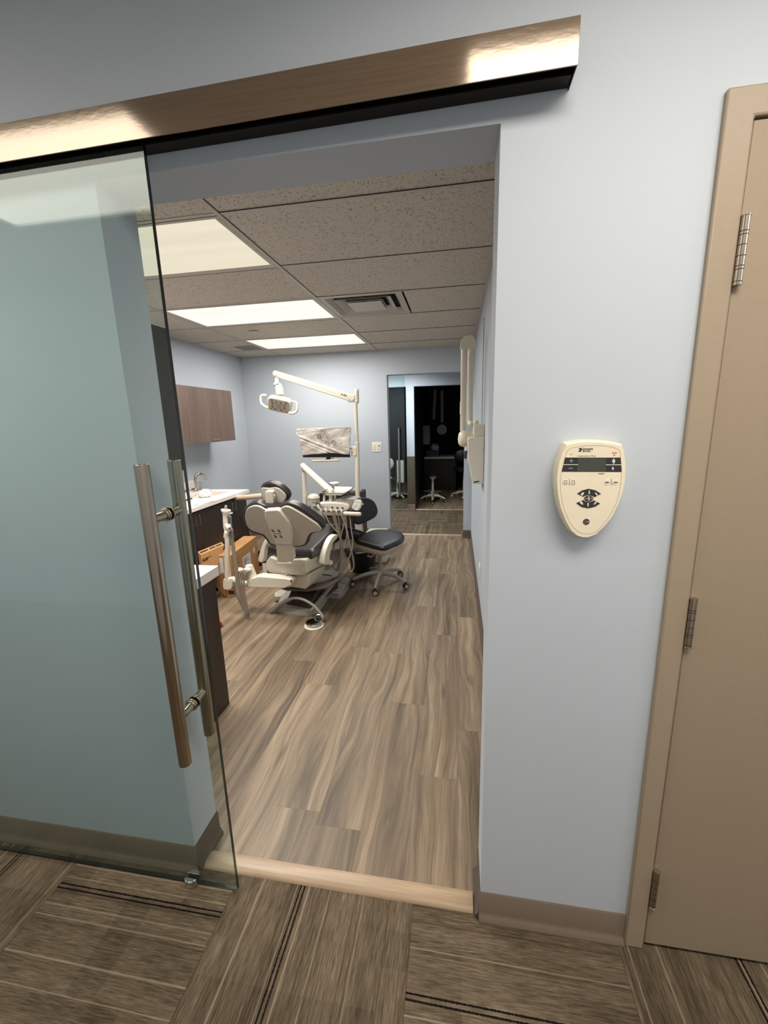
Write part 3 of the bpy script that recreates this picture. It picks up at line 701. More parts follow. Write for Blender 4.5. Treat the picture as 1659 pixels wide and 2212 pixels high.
# counter with undermounted basin
zt = .845; zb_ = .812
c = thing('sink_counter', 'long white counter with basin and backsplash along the left wall', 'counter', (-1.6, 2.3, zb_))
sx0, sx1, sy0, sy1 = -1.72, -1.43, 2.62, 2.85
m = MB(); cx1 = -1.275; ye = 2.985
for a in ((XL, 1.25, cx1, sy0), (XL, sy1, cx1, ye), (XL, sy0, sx0, sy1), (sx1, sy0, cx1, sy1)): m.box((a[0], a[1], zb_), (a[2], a[3], zt))
m.build('worktop', 'counter', c)
m = MB(); m.box((sx0-.01, sy0-.01, zt-.15), (sx1+.01, sy1+.01, zt-.14))
for a in ((sx0-.01, sy0-.01, sx0, sy1+.01), (sx1, sy0-.01, sx1+.01, sy1+.01), (sx0, sy0-.01, sx1, sy0), (sx0, sy1, sx1, sy1+.01)): m.box((a[0], a[1], zt-.15), (a[2], a[3], zt-.034))
m.build('basin', 'counter', c)
MB().box((XL, 1.25, zt), (XL+.02, ye, zt+.02)).box((XL, 2.0, zt), (XL+.02, 3.0, zt+.1)).build('backsplash', 'counter', c, bevel=.002)
MB().loft([((-1.70, 2.915, zt), .035), ((-1.70, 2.915, zt+.002), .034)], 24).build('waste_hole_ring', 'grey', c)
f = thing('faucet', 'brushed nickel gooseneck faucet at the back of the white counter', 'faucet', (-1.8, 2.86, zt))
MB().loft([((-1.8, 2.86, zt), .024), ((-1.8, 2.86, zt+.012), .022), ((-1.8, 2.86, zt+.03), .015)], 20).build('collar', 'nickel', f)
MB().tube([(-1.8, 2.86, zt+.01), (-1.8, 2.86, .93), (-1.8, 2.865, .975), (-1.79, 2.885, 1.012), (-1.78, 2.925, 1.022), (-1.77, 2.965, 1.005), (-1.765, 2.99, .965), (-1.765, 2.998, .945)], .0125, 14).build('spout', 'nickel', f)
MB().loft([((-1.8, 2.935, zt), .016), ((-1.8, 2.935, zt+.02), .011), ((-1.8, 2.935, zt+.05), .010), ((-1.795, 2.935, zt+.085), .014)], 16).build('lever', 'nickel', f)
# crumpled film and tissue on the counter
def crumple(name, c_, rx, ry, rz, mt, seed, label, cat):
    rg = random.Random(seed); m = MB().ell(c_, rx, ry, rz, 22, 12)
    m.v = [Vector((v.x+rg.uniform(-1, 1)*rx*.16, v.y+rg.uniform(-1, 1)*ry*.16, max(zt+.001, v.z+rg.uniform(-1, 1)*rz*.22))) for v in m.v]
    return tag(m.build(name, mt, None, ang=20), label, cat)
crumple('plastic_wrap', (-1.64, 2.51, zt+.035), .078, .085, .045, 'film', 4, 'crumpled clear plastic wrap lying on the sink counter', 'plastic wrap')
crumple('tissue_pack', (-1.49, 2.54, zt+.03), .058, .055, .042, 'bright', 9, 'soft white bag between the plastic wrap and the basin', 'bag')
rg = random.Random(2)
for k, (px_, py_, an, s_) in enumerate(((-1.50, 2.05, .25, .24), (-1.42, 2.16, .05, .22), (-1.35, 2.24, -.1, .2))):
    ca, sa = math.cos(an), math.sin(an)
    P = [Vector((px_+a*ca-b*sa, py_+a*sa+b*ca, zt+.0008+.0012*k)) for a, b in ((-s_*.35, -s_*.5), (s_*.35, -s_*.5), (s_*.35, s_*.5), (-s_*.35, s_*.5))]
    o = MB().prism(P, (0, 0, .0009)).build('paper_sheet', 'paper')
    tag(o, ('white paper sheet deepest in the stack on the sink counter', 'white paper sheet in the middle of the stack on the counter', 'topmost white paper sheet, reaching past the counter front edge')[k], 'paper', 'loose papers on the counter')
o = MB().box((-1.56, 2.19, zt+.004), (-1.545, 2.42, zt+.012)).build('flat_dark_tool', 'rubber'); tag(o, 'thin dark strip lying beside the papers on the counter', 'tool')
# near cabinet (back to the hallway wall)
c = thing('near_base_cabinet', 'dark walnut cabinet end near the glass door edge, under a white top', 'cabinet', (-1, .5, 0))
bx('body', (-1.25, TH+.004, 0), (-.375, .80, .747), 'darkwood', c); MB().box((-.375, TH+.004, 0), (-.356, .828, .747)).build('end_panel', 'darkwood', c, bevel=.001)
for k in range(2): MB().box((-1.25+k*.437, .80, .1), (-.816+k*.437, .82, .742)).build('door', 'darkwood', c, bevel=.001)
c = thing('near_counter', 'white counter end on the near dark cabinet beside the glass door', 'counter', (-1, .5, .748))
MB().box((-1.25, TH, .748), (-.338, .845, .800)).build('worktop', 'counter', c, bevel=.002)
c = thing('upper_cabinet', 'very dark tall upper cabinet seen edge on beside the glass door', 'cabinet', (-.8, .3, 1.34))
bx('body', (-1.9, TH+.004, 1.342), (-.20, .44, 1.864), 'darkwood', c); MB().box((-.20, TH+.004, 1.342), (-.182, .462, 1.864)).build('end_panel', 'darkwood', c, bevel=.001)
for k in range(3): MB().box((-1.9+k*.566, .44, 1.342), (-1.337+k*.566, .459, 1.864)).build('door', 'darkwood', c, bevel=.001)

# ================================================================== CARTONS
b1 = thing('flat_carton', 'flat brown cardboard carton leaning on the base cabinets', 'cardboard box', (-1.2, 2.2, 0))
NA = Vector((1, -.05, .18)).normalized(); PA0 = Vector((-1.185, 2.2, .40))
def onA(q, off=0): return onp(cb(*q), PA0+NA*off, NA)
fa = [onA(q) for q in ((338, 1800), (852, 1580), (720, 2030), (640, 2300), (420, 2420), (385, 2100))]
fa = [Vector((p.x, p.y, max(p.z, .004))) for p in fa]
tk = Vector((-.040, .022, .020))
MB().prism(fa, tk).build('carton_body', 'card', b1)
m = MB(); rg = random.Random(5); P0, P1 = fa[0], fa[1]; ud0 = (P1-P0).normalized()
for k in range(26):
    if k in (9, 10, 18): continue
    o = P0+(P1-P0)*(.04+k*.034)+tk*.35; l_ = .008+rg.uniform(0, .006); m.prism([o, o+ud0*l_, o+ud0*l_+tk*.35, o+tk*.35], (0, 0, .0012))
m.build('printed_line', 'print', b1)
dn = (fa[2]-fa[1]).normalized(); upv = NA.cross(ud0).normalized()
text('printed_logo', 'acer', .045, onA((440, 1885), .0015), ud0, upv, 'print', b1, .0012, xs=1.0, shear=.2)
text('printed_text', 'monitor', .016, onA((525, 1840), .0015), ud0, upv, 'print', b1, 0, xs=1.2)
b2 = thing('tall_carton', 'large brown cardboard carton with white labels behind the chair arm', 'cardboard box', (-1.15, 2.5, 0))
A = Vector((-1.074, 2.172, 0)); B = Vector((-1.142, 2.80, 0)); Wd = Vector((-.135, -.012, 0)); H0 = .392
m = MB().prism([A, B, B+Wd, A+Wd], (0, 0, H0)); m.build('carton_body', 'card', b2, bevel=.002)
ud = (B-A).normalized(); nn = Vector((ud.y, -ud.x, 0))
def onface(u, z, w_, h_, mt, name, off=.0008, parent=b2):
    o = A+ud*u+Vector((0, 0, z))+nn*off; return MB().prism([o, o+ud*w_, o+ud*w_+Vector((0, 0, h_)), o+Vector((0, 0, h_))], nn*.0004).build(name, mt, parent)
lb = onface(.24, .12, .19, .17, 'label', 'shipping_label')
rg = random.Random(8)
m = MB()
for k in range(9):
    o = A+ud*(.26+.0)+Vector((0, 0, .14+k*.015))+nn*.0014; w_ = rg.uniform(.04, .13); m.prism([o, o+ud*w_, o+ud*w_+Vector((0, 0, .006)), o+Vector((0, 0, .006))], nn*.0002)
m.build('printed_line', 'print', lb)
o = A+ud*.50+Vector((0, 0, .27))+nn*.0009
MB().prism([o, o+ud*.035+Vector((0, 0, -.04)), o+ud*.06+Vector((0, 0, .0)), o+ud*.025+Vector((0, 0, .045))], nn*.0004).build('diamond_label', 'label', b2)
for k in range(6):
    o = A+ud*(.05+.0*k)+Vector((0, 0, .10+k*.042))+nn*.001; MB().prism([o, o+ud*.11, o+ud*.15+Vector((0, 0, .012)), o+ud*.04+Vector((0, 0, .012))], nn*.0002).build('print_stripe', 'brownprint', b2)
for k in range(4):
    o = A+ud*(.08+k*.06)+Wd*.35+Vector((0, 0, H0+.0008)); MB().prism([o, o+Wd*.35-ud*.05, o+Wd*.35-ud*.035, o+ud*.015], (0, 0, .0003)).build('print_stripe', 'brownprint', b2)
wn = Wd.normalized(); en = Vector((wn.y, -wn.x, 0)); en = en if en.y < 0 else -en
def onend(u, z, w_, h_, mt, name, off=.0008):
    o = A+wn*u+Vector((0, 0, z))+en*off; return MB().prism([o, o+wn*w_, o+wn*w_+Vector((0, 0, h_)), o+Vector((0, 0, h_))], en*.0004).build(name, mt, b2)
onend(.012, .17, .05, .21, 'label', 'end_label'); onend(.012, .085, .05, .08, 'redprint', 'red_label'); onend(.072, .22, .045, .15, 'label', 'end_label'); onend(.02, .29, .02, .02, 'print', 'printed_dot', .0014); onend(.0, .03, .055, .035, 'print', 'black_tape')
MB().prism([aty(c5(*q), 2.14) for q in ((318, 1180), (240, 1230), (176, 1290), (192, 1405), (362, 1585), (350, 1400))], (0, .004, .0)).build('open_flap', 'carddark', b2)
b3 = thing('small_carton', 'small carton with a white sticker behind the flat carton', 'cardboard box', (-1.25, 1.9, 0))
MB().box((-1.28, 1.72, .0), (-1.13, 1.93, .34)).build('carton_body', 'carddark', b3, bevel=.002)
MB().box((-1.21, 1.7185, .27), (-1.15, 1.7195, .315)).build('sticker', 'label', b3); MB().box((-1.129, 1.86, .27), (-1.1285, 1.91, .315)).build('sticker', 'label', b3); MB().box((-1.1295, 1.84, .16), (-1.1285, 1.93, .24)).build('red_band', 'redprint', b3)
b4 = thing('dark_carton', 'dark printed carton standing behind the left armrest of the dental chair', 'cardboard box', (-.98, 2.75, 0))
MB().box((-1.07, 2.72, 0), (-.93, 2.96, .17)).build('carton_body', 'print', b4, bevel=.002); MB().box((-1.065, 2.7185, .005), (-1.02, 2.7195, .13)).build('sticker', 'label', b4)
r_ = thing('red_clamp', 'small red plastic piece on the floor beside the near cabinet', 'red plastic piece', (-.9, 1.62, 0))
MB().loft([((-.91, 1.63, .0), .028), ((-.91, 1.63, .035), .03), ((-.91, 1.63, .05), .018)], 16).build('cap', 'red', r_); MB().box((-.94, 1.60, 0), (-.885, 1.66, .012)).build('foot', 'rubber', r_, bevel=.003)

# ================================================================== SWITCHES AND OUTLETS
s = thing('light_switch', 'white double rocker switch plate on the back wall', 'light switch', (-.137, D, 1.185))
MB().box((-.199, D-.006, 1.124), (-.076, D, 1.247)).build('plate', 'bright', s, bevel=.003)
for k, xx in enumerate((-.168, -.107)):
    r_ = MB().box((xx-.018, D-.010, 1.150), (xx+.018, D-.006, 1.221)).build('rocker', 'white', s, bevel=.002)
MB().box((-.117, D-.0112, 1.197), (-.097, D-.010, 1.206)).build('indicator', 'print', s)
s = thing('wall_outlet', 'white outlet plate low on the right wall of the room', 'outlet', (XW, 2.18, .32))
MB().box((XW-.006, 2.14, .26), (XW, 2.22, .385)).build('plate', 'bright', s, bevel=.003); MB().box((XW-.009, 2.155, .28), (XW-.006, 2.205, .365)).build('socket', 'white', s, bevel=.002)

# ================================================================== WALL X-RAY UNIT ON THE RIGHT WALL
xr = thing('wall_xray_unit', 'white dental x-ray unit with folded arms on the right wall', 'x-ray unit', (XW, 2.0, 1.07))
Y = 1.95
P = [aty(c3(*q), Y) for q in ((885, 1128), (1045, 1120), (1036, 1594), (930, 1590), (918, 1560), (903, 1440), (888, 1400), (878, 1300), (874, 1150))]
P = [Vector((min(p.x, XW), p.y, p.z)) for p in P]
cab = MB().prism(P, (0, .25, 0)).build('generator_box', 'white', xr, bevel=.006)
rk = [aty(c3(*q), Y-.001) for q in ((935, 1568), (990, 1560), (992, 1566), (937, 1574))]; m = MB().prism(rk, (0, -.0006, 0)); rk = [p-Vector((0, 0, .004)) for p in rk]; m.prism(rk, (0, -.0006, 0)); m.build('printed_line', 'print', cab)
MB().box((.990, 1.97, 1.385), (XW, 2.14, 1.47)).build('mounting_plate', 'ivory', xr, bevel=.005)
Yt = 2.10
def cyx(name, q0, q1, r, mt='ivory', Yc=Yt, **k):
    return MB().cyl(aty(cx(*q0), Yc), aty(cx(*q1), Yc), r, 24).build(name, mt, xr, **k)
sc_ = lambda px_: px_/FPX*((Vector((.9, Yt, 1.6))-CAM).dot(FW))
cyx('rear_arm', (143, 200), (128, 1370), .0195); cyx('front_arm', (238, 210), (226, 1240), .0215, Yc=2.06)
cyx('arm_sleeve', (134, 958), (130, 1136), .0225, bevel=.002); cyx('arm_sleeve', (228, 958), (226, 1136), .0225, Yc=2.06, bevel=.002)
cap = closed([aty(cx(*q), 2.05) for q in ((94, 215), (96, 150), (110, 95), (140, 55), (180, 32), (230, 24), (275, 35), (298, 90), (300, 215), (200, 212))], 3)
MB().prism(cap, (0, .055, 0)).build('elbow_cap', 'ivory', xr, bevel=.016, seg=4)
MB().cyl(aty(cx(225, 1240), 2.06), aty(cx(250, 1290), 2.02), .019, 20).build('lower_joint', 'ivory', xr)
p = aty(cx(310, 1300), 2.02); MB().tube([p+Vector((0, 0, -.05)), p+Vector((0, 0, -.01)), p+Vector((0, 0, .012)), p+Vector((0, 0, .02))], .0205, 20, 4, True).build('pivot_post', 'ivory', xr)
p = aty(cx(140, 1480), Yt-.01); ax_ = Vector((1, .25, -.02)).normalized()
MB().loft([(p-ax_*.036, .026), (p-ax_*.031, .044), (p-ax_*.018, .056), (p, .060)], 28).build('tube_head', 'ivory', xr)
MB().loft([(p, .0595), (p+ax_*.0015, .0595)], 28).build('tube_head_seam', 'print', xr)
MB().loft([(p+ax_*.0015, .060), (p+ax_*.05, .060), (p+ax_*.065, .05)], 28).build('tube_head_body', 'ivory', xr)
a = aty(cx(180, 1590), 2.0); MB().cyl(a, a+Vector((0, 0, -.03)), .009).build('cone_neck', 'ivory', xr); MB().cyl(a+Vector((-.003, 0, -.03)), a+Vector((-.008, 0, -.085)), .011).build('beam_cone', simple('dark_blue_cone', (48, 50, 70), .5), xr)
MB().cyl((XW-.006, 2.25, 1.47), (XW-.006, 2.25, 2.22), .004).build('cable_cover', 'wall', xr)

# ================================================================== DENTAL CHAIR
AN = math.radians(16.7); DD = Vector((math.sin(AN), math.cos(AN), 0)); EE = Vector((math.cos(AN), -math.sin(AN), 0)); OO = Vector((-.41, 1.90, 0))
def L(s, r, z): return OO+DD*s+EE*r+Vector((0, 0, z))
def onS(q, s): return onp(q, L(s, 0, 0), DD)
def onR(q, r): return onp(q, L(0, r, 0), EE)
ch = thing('dental_chair', 'dental chair with beige shell and plum black upholstery, back to the viewer', 'dental chair', (-.33, 2.15, 0))
# base plate on the floor
bf = [c6(*q) for q in ((330, 1855), (470, 1890), (640, 1908), (800, 1905), (890, 1882), (935, 1832), (1000, 1740), (1045, 1668), (1190, 1680), (1240, 1640), (1345, 1490), (1325, 1415), (1260, 1395), (1150, 1300), (800, 1400), (560, 1560), (480, 1600), (390, 1740))]
P = [atz(q, 0.0) for q in bf]
cen = sum(P, Vector())/len(P)
m = MB(); n_ = len(P)
lo = [p+Vector((0, 0, .008)) for p in P]; hi = [cen+(p-cen)*.955+Vector((0, 0, .050)) for p in P]; bot = [cen+(p-cen)*.99+Vector((0, 0, .001)) for p in P]
m.add(bot+lo+hi, [tuple(range(n_)), tuple(range(2*n_, 3*n_))]+[(r_*n_+i, r_*n_+(i+1) % n_, (r_+1)*n_+(i+1) % n_, (r_+1)*n_+i) for r_ in range(2) for i in range(n_)])
base = m.build('base_plate', 'grey', ch, bevel=.012, seg=3, ang=60)
m = MB().prism([atz(c6(*q), .056) for q in ((320, 1600), (400, 1555), (500, 1565), (480, 1600), (420, 1645), (330, 1650))], (0, 0, -.045)); m.build('left_pedal', 'shell', ch, bevel=.006)
st = MB().prism([atz(c6(*q), .054) for q in ((1085, 1600), (1190, 1470), (1290, 1485), (1200, 1622))], (0, 0, .0015)).build('instruction_plate', 'label', base)
st2 = MB().prism([atz(c6(*q), .0545) for q in ((1195, 1462), (1232, 1402), (1325, 1412), (1295, 1478))], (0, 0, .0015)).build('instruction_plate', 'label', base)
m = MB()
for q in ((1110, 1575), (1140, 1582), (1175, 1590), (1225, 1442), (1262, 1430), (1285, 1450)):
    a = atz(c6(*q), .057); m.box(a+Vector((-.008, -.003, 0)), a+Vector((.008, .003, .0005)))
m.build('pedal_symbol', 'print', st)
# lift arms rising from the base to the pump housing
m = MB().prism([L(.05, -.13, .05), L(.50, -.14, .05), L(.50, -.14, .20), L(.22, -.13, .20)], EE*.25); m.build('lift_arm', simple('dark_lift_boot', (62, 54, 48), .6), ch, bevel=.01)
m = MB().prism([L(.02, .13, .045), L(.10, .13, .045), L(.50, .14, .20), L(.40, .14, .20)], EE*.028); m.build('lift_strut', 'grey', ch, bevel=.004)
# pump housing
P = [atz(c6(*q), .205) for q in ((765, 1505), (1085, 1472), (1300, 1270), (1250, 1150), (900, 1180), (760, 1330))]
m = MB().prism(P, (0, 0, .115)); m.build('pump_housing', 'shell', ch, bevel=.025, seg=4)
P = [atz(c6(*q), .305) for q in ((775, 1352), (1085, 1380), (1080, 1392), (775, 1364))]
P = [onp(c6(*q), atz(c6(765, 1505), .205)-Vector((0, .003, 0)), (atz(c6(1085, 1472), .205)-atz(c6(765, 1505), .205)).cross(Vector((0, 0, 1)))) for q in ((780, 1330), (1080, 1368), (1088, 1388), (1070, 1378), (780, 1340))]
MB().prism(P, (0, .002, 0)).build('housing_slot', 'print', ch)
P = [onS(c6(*q), .03) for q in ((560, 1370), (790, 1350), (770, 1500), (730, 1560), (560, 1530), (400, 1540), (370, 1500))]
MB().prism(P, DD*.22).build('arm_hub', 'ivory', ch, bevel=.012, seg=3)
P = [onS(c6(*q), .06) for q in ((400, 1545), (740, 1560), (1045, 1512), (1025, 1548), (760, 1588), (480, 1578))]
MB().prism(P, DD*.25).build('hub_underside', simple('grey_underside', (110, 102, 94), .6), ch, bevel=.006)
# white cradle under the seat
P = [onS(c6(*q), -.03) for q in ((262, 1120), (345, 1160), (360, 1205), (545, 1205), (560, 1160), (745, 1150), (765, 1180), (752, 1340), (700, 1372), (600, 1372), (300, 1350), (235, 1330), (205, 1265), (208, 1190))]
MB().prism(P, DD*.24).build('cradle', 'ivory', ch, bevel=.016, seg=4)
P = [onR(c6(*q), .19) for q in ((740, 1165), (800, 1140), (870, 1085), (1000, 1015), (985, 1090), (940, 1135), (780, 1320), (745, 1345))]
MB().prism(P, -EE*.06).build('cradle_side', 'ivory', ch, bevel=.008)
P = [onS(c6(*q), .02) for q in ((310, 1345), (600, 1352), (590, 1375), (500, 1390), (380, 1372))]
MB().prism(P, DD*.1).build('brake_recess', 'print', ch)
P = [onS(c6(*q), -.05) for q in ((448, 1362), (488, 1362), (470, 1415), (432, 1415))]; MB().prism(P, DD*.02).build('release_lever', 'shell', ch, bevel=.002)
# upholstered seat: side profile extruded across, rear low, rising knee, dropping leg rest
prof = [(-.01, .490), (.04, .487), (.12, .500), (.22, .530), (.30, .570), (.38, .615), (.60, .525), (.85, .430), (1.04, .350), (1.08, .410), (.88, .500), (.62, .600), (.40, .700), (.32, .672), (.20, .625), (.08, .590), (.0, .575)]
RL, RR = -.205, .225
m = MB(); k_ = len(prof); vs = []; TT = (0, .012, .05, .15, .35, .5, .65, .85, .95, .988, 1); NR = len(TT)
cs_ = [(a[0]+b_[0])/2 for a, b_ in zip(prof, prof[::-1])]; cz_ = [(a[1]+b_[1])/2 for a, b_ in zip(prof, prof[::-1])]
for t in TT:
    e = max(0, abs(2*t-1)-.90)/.10; sh_ = .45*e**2
    for i, (s, z) in enumerate(prof):
        rr = RL+(RR-RL)*t; rr = .01+(rr-.01)*(1 if s < .41 else 1-.25*min(1, (s-.41)/.5))
        dish = -.016*(1-abs(2*t-1)**2) if i >= 9 else -.010*(1-abs(2*t-1))
        vs.append(L(s+(cs_[i]-s)*sh_, rr, z+(cz_[i]-z)*sh_+dish))
fs = [tuple(range(k_)), tuple((NR-1)*k_+i for i in range(k_-1, -1, -1))]
for j in range(NR-1):
    for i in range(k_): fs.append((j*k_+i, j*k_+(i+1) % k_, (j+1)*k_+(i+1) % k_, (j+1)*k_+i))
m.add(vs, fs); m.build('seat_cushion', 'vinyl', ch, sub=2, ang=180)
m = MB().prism([L(.30, -.12, .46), L(.9, -.10, .33), L(1.0, -.10, .35), L(.60, -.12, .52), L(.38, -.12, .60), L(.2, -.12, .51)], EE*.24); m.build('leg_rest_shell', 'ivory', ch, bevel=.01)
# backrest on a reclined plane
TL = .40; NB = Vector((-DD.x*math.cos(TL), -DD.y*math.cos(TL), -math.sin(TL))); PB = L(-.10, 0, .50)
def onB(q, off=0): return onp(q, PB+NB*off, NB)
shell = [(480, 398), (497, 374), (535, 360), (572, 364), (612, 385), (650, 392), (700, 388), (742, 366), (778, 368), (825, 392), (880, 425), (935, 462), (972, 488), (995, 515), (1000, 530), (985, 541), (935, 545), (905, 575), (888, 618), (870, 632), (800, 640), (710, 636), (655, 620), (632, 590), (605, 560), (560, 545), (520, 530), (490, 500), (475, 450)]
cush = [(466, 392), (484, 362), (520, 343), (555, 340), (600, 358), (625, 362), (700, 360), (740, 345), (780, 342), (840, 362), (900, 400), (955, 440), (990, 470), (1010, 505), (1008, 530), (990, 545), (945, 552), (918, 582), (905, 620), (880, 642), (800, 650), (700, 648), (650, 632), (620, 600), (595, 570), (550, 555), (505, 535), (475, 495), (462, 445)]
S_ = closed([onB(c1(*q), .012) for q in shell], 3); K_ = closed([onB(c1(*q), 0) for q in cush], 3)
MB().prism(S_, -NB*.022).build('back_shell', 'shell', ch, bevel=.006, seg=3)
MB().prism(K_, -NB*.055).build('back_cushion', 'vinyl', ch, bevel=.016, seg=4)
# spine cover
sp = [(608, 398), (618, 390), (692, 386), (712, 392), (740, 430), (772, 470), (797, 520), (802, 570), (795, 630), (800, 700), (805, 738), (760, 755), (700, 752), (692, 700), (687, 640), (680, 610), (650, 550), (625, 480), (610, 440)]
P = [onB(c1(*q), .030) for q in sp]
MB().prism(P, -NB*.05).build('spine_cover', 'ivory', ch, bevel=.010, seg=3)
m = MB().prism([onB(c1(*q), .032) for q in ((686, 618), (800, 626), (800, 632), (686, 624))], -NB*.003); m.build('spine_seam', 'grey', ch)
# adjustment pictograms
m = MB()
for (x, y) in ((282, 757), (363, 760), (313, 832), (388, 835)):
    for q in (((14, 4), (24, 8), (50, 40), (20, 34)), ((0, 0), (22, 0), (22, 4), (4, 4), (8, 34), (4, 34))):
        m.prism([onB(c6(x+a, y+b), .0312) for a, b in q], NB*.0005)
m.prism([onB(c6(x, y), .0312) for x, y in ((313, 812), (412, 815), (412, 819), (313, 816))], NB*.0004)
m.build('pictogram', 'print', ch)
# headrest
TH2 = .25; NH = Vector((-DD.x*math.cos(TH2), -DD.y*math.cos(TH2), -math.sin(TH2))); PH = L(-.23, 0, .98)
def onH(q, off=0): return onp(q, PH+NH*off, NH)
hd = [(132, 205), (150, 165), (190, 143), (240, 135), (300, 142), (370, 172), (430, 218), (480, 272), (500, 322), (492, 362), (468, 400), (430, 428), (330, 432), (260, 425), (200, 405), (155, 345), (138, 290)]
hs = [(150, 212), (250, 212), (340, 205), (400, 232), (452, 280), (478, 322), (470, 362), (440, 400), (400, 420), (310, 415), (215, 395), (172, 350), (155, 290)]
MB().prism(closed([onH(c6(*q)) for q in hd], 3), -NH*.055).build('headrest_cushion', 'vinyl', ch, bevel=.016, seg=4)
MB().prism(closed([onH(c6(*q), .006) for q in hs], 3), -NH*.01).build('headrest_shell', 'shell', ch, bevel=.004)
MB().prism([onH(c6(*q), .030) for q in ((196, 275), (210, 255), (285, 252), (300, 268), (312, 350), (312, 470), (300, 482), (210, 470), (198, 450), (205, 350))], -NH*.03).build('headrest_bracket', 'ivory', ch, bevel=.006, seg=3)
MB().prism([onH(c6(*q), .020) for q in ((225, 470), (305, 478), (310, 512), (235, 515))], -NH*.02).build('bracket_slot', 'steel', ch, bevel=.002)
MB().tube([onH(c6(312, 300), .02), onH(c6(330, 310), .02), onH(c6(322, 345), .02)], .005, 8, 4).build('release_knob', 'ivory', ch)
# armrests
def arm(pts, r, w_, name='armrest'):
    P = [onR(c6(*q), r) for q in pts]; return MB().prism(closed(P, 2), -EE*w_).build(name, 'ivory', ch, bevel=.012, seg=3)
arm(((982, 1205), (990, 1130), (1010, 1040), (1045, 950), (1090, 870), (1130, 835), (1168, 828), (1165, 870), (1110, 935), (1085, 1000), (1065, 1100), (1055, 1200), (1020, 1232), (992, 1228)), .27, .05)
def armL(pts, s, w_):
    P = [onS(c6(*q), s) for q in pts]; return MB().prism(closed(P, 2), DD*w_).build('armrest', 'ivory', ch, bevel=.010, seg=3)
armL(((105, 1165), (118, 1100), (140, 1020), (170, 940), (205, 885), (238, 925), (212, 970), (190, 1050), (180, 1130), (165, 1195), (130, 1198)), .02, .05)
MB().tube([L(.18, .26, .42), L(.22, .20, .40), L(.24, .12, .40)], .02, 12, 6).build('armrest_bracket', 'ivory', ch)
# assistant arm: horizontal beam, tapered hub, vertical tube, holder head, hoses
YA = 1.80
def A5(x, y, dy=0): return aty(c5(x, y), YA+dy)
P = [A5(*q) for q in ((700, 1300), (860, 1255), (900, 1245), (1320, 1280), (1430, 1300), (1445, 1340), (1420, 1400), (1300, 1445), (720, 1430), (700, 1400))]
ab = MB().prism(P, (0, .085, 0)).build('assistant_beam', 'ivory', ch, bevel=.014, seg=4)
MB().prism([A5(*q, -.001) for q in ((1412, 1300), (1432, 1296), (1434, 1345), (1418, 1350))], (0, .002, 0)).build('beam_slot', 'print', ab)
k0, k1 = A5(800, 1285, .04), A5(738, 1070, .04); k0.x += .0
MB().loft([(k0+Vector((0, 0, -.012)), .042), (k0, .042), (k0+Vector((0, 0, .004)), .038), (k1, .0290), (k1+Vector((0, 0, .004)), .026)], 28).build('tapered_hub', 'ivory', ch)
q0, q1 = A5(500, 1160, .04), A5(545, 1330, .04)
MB().loft([(A5(570, 1300, .04), .024), (A5(570, 1155, .04), .024), (A5(570, 1140, .04), .034), (A5(570, 1125, .04), .034), (A5(570, 1118, .04), .028)], 24).build('swivel_cap', 'ivory', ch)
MB().tube([A5(720, 1370, .04), A5(600, 1350, .03), A5(480, 1300, .01), A5(420, 1310, 0)], .024, 16, 4).build('swivel_link', 'ivory', ch)
MB().prism(closed([A5(*q, -.02) for q in ((318, 1300), (345, 1290), (375, 1320), (425, 1280), (455, 1290), (462, 1380), (445, 1445), (390, 1462), (330, 1455), (312, 1400))], 3), (0, .05, 0)).build('lower_knuckle', 'ivory', ch, bevel=.008)
MB().tube([A5(385, 1320), A5(382, 1100), A5(385, 860), A5(388, 700), A5(378, 620), A5(368, 560)], .0195, 18, 5).build('riser_tube', 'ivory', ch)
MB().tube([A5(368, 600), A5(372, 560), A5(378, 535)], .021, 18, 3, True).build('upper_knuckle', 'ivory', ch)
MB().loft([(A5(375, 530), .018), (A5(358, 430), .020), (A5(352, 330), .0195), (A5(352, 260), .021), (A5(362, 220), .030), (A5(362, 195), .038), (A5(362, 165), .040), (A5(362, 155), .036)], 24, .6).build('instrument_holder', 'ivory', ch)
MB().loft([(A5(362, 165), .012), (A5(362, 120), .009), (A5(362, 95), .0085), (A5(362, 85), .004)], 14).build('suction_tip', 'grey', ch)
a, b = A5(372, 410), A5(425, 470, -.045)
MB().loft([(a, .014), (a.lerp(b, .55), .0165), (b, .0185)], 20).build('suction_handle', 'bright', ch)
MB().loft([(b+(b-a).normalized()*.0005, .0085), (b+(b-a).normalized()*.0015, .0085)], 16).build('suction_button', simple('violet_grey_button', (100, 95, 120), .4), ch)
MB().loft([(A5(430, 250), .009), (A5(432, 330), .013), (A5(445, 480), .010)], 14).build('syringe', 'chrome', ch)
MB().tube([A5(405, 235), A5(440, 220), A5(470, 212)], .005, 10, 3).build('syringe_nozzle', 'bright', ch)
MB().tube([A5(450, 480, .01), A5(470, 700, .01), A5(505, 950, .01), A5(540, 1200, .01), A5(548, 1420, .0), A5(575, 1560, -.01), A5(640, 1720, -.01), A5(700, 1830, -.01)], .0145, 12, 6).build('vacuum_hose', 'hose', ch)
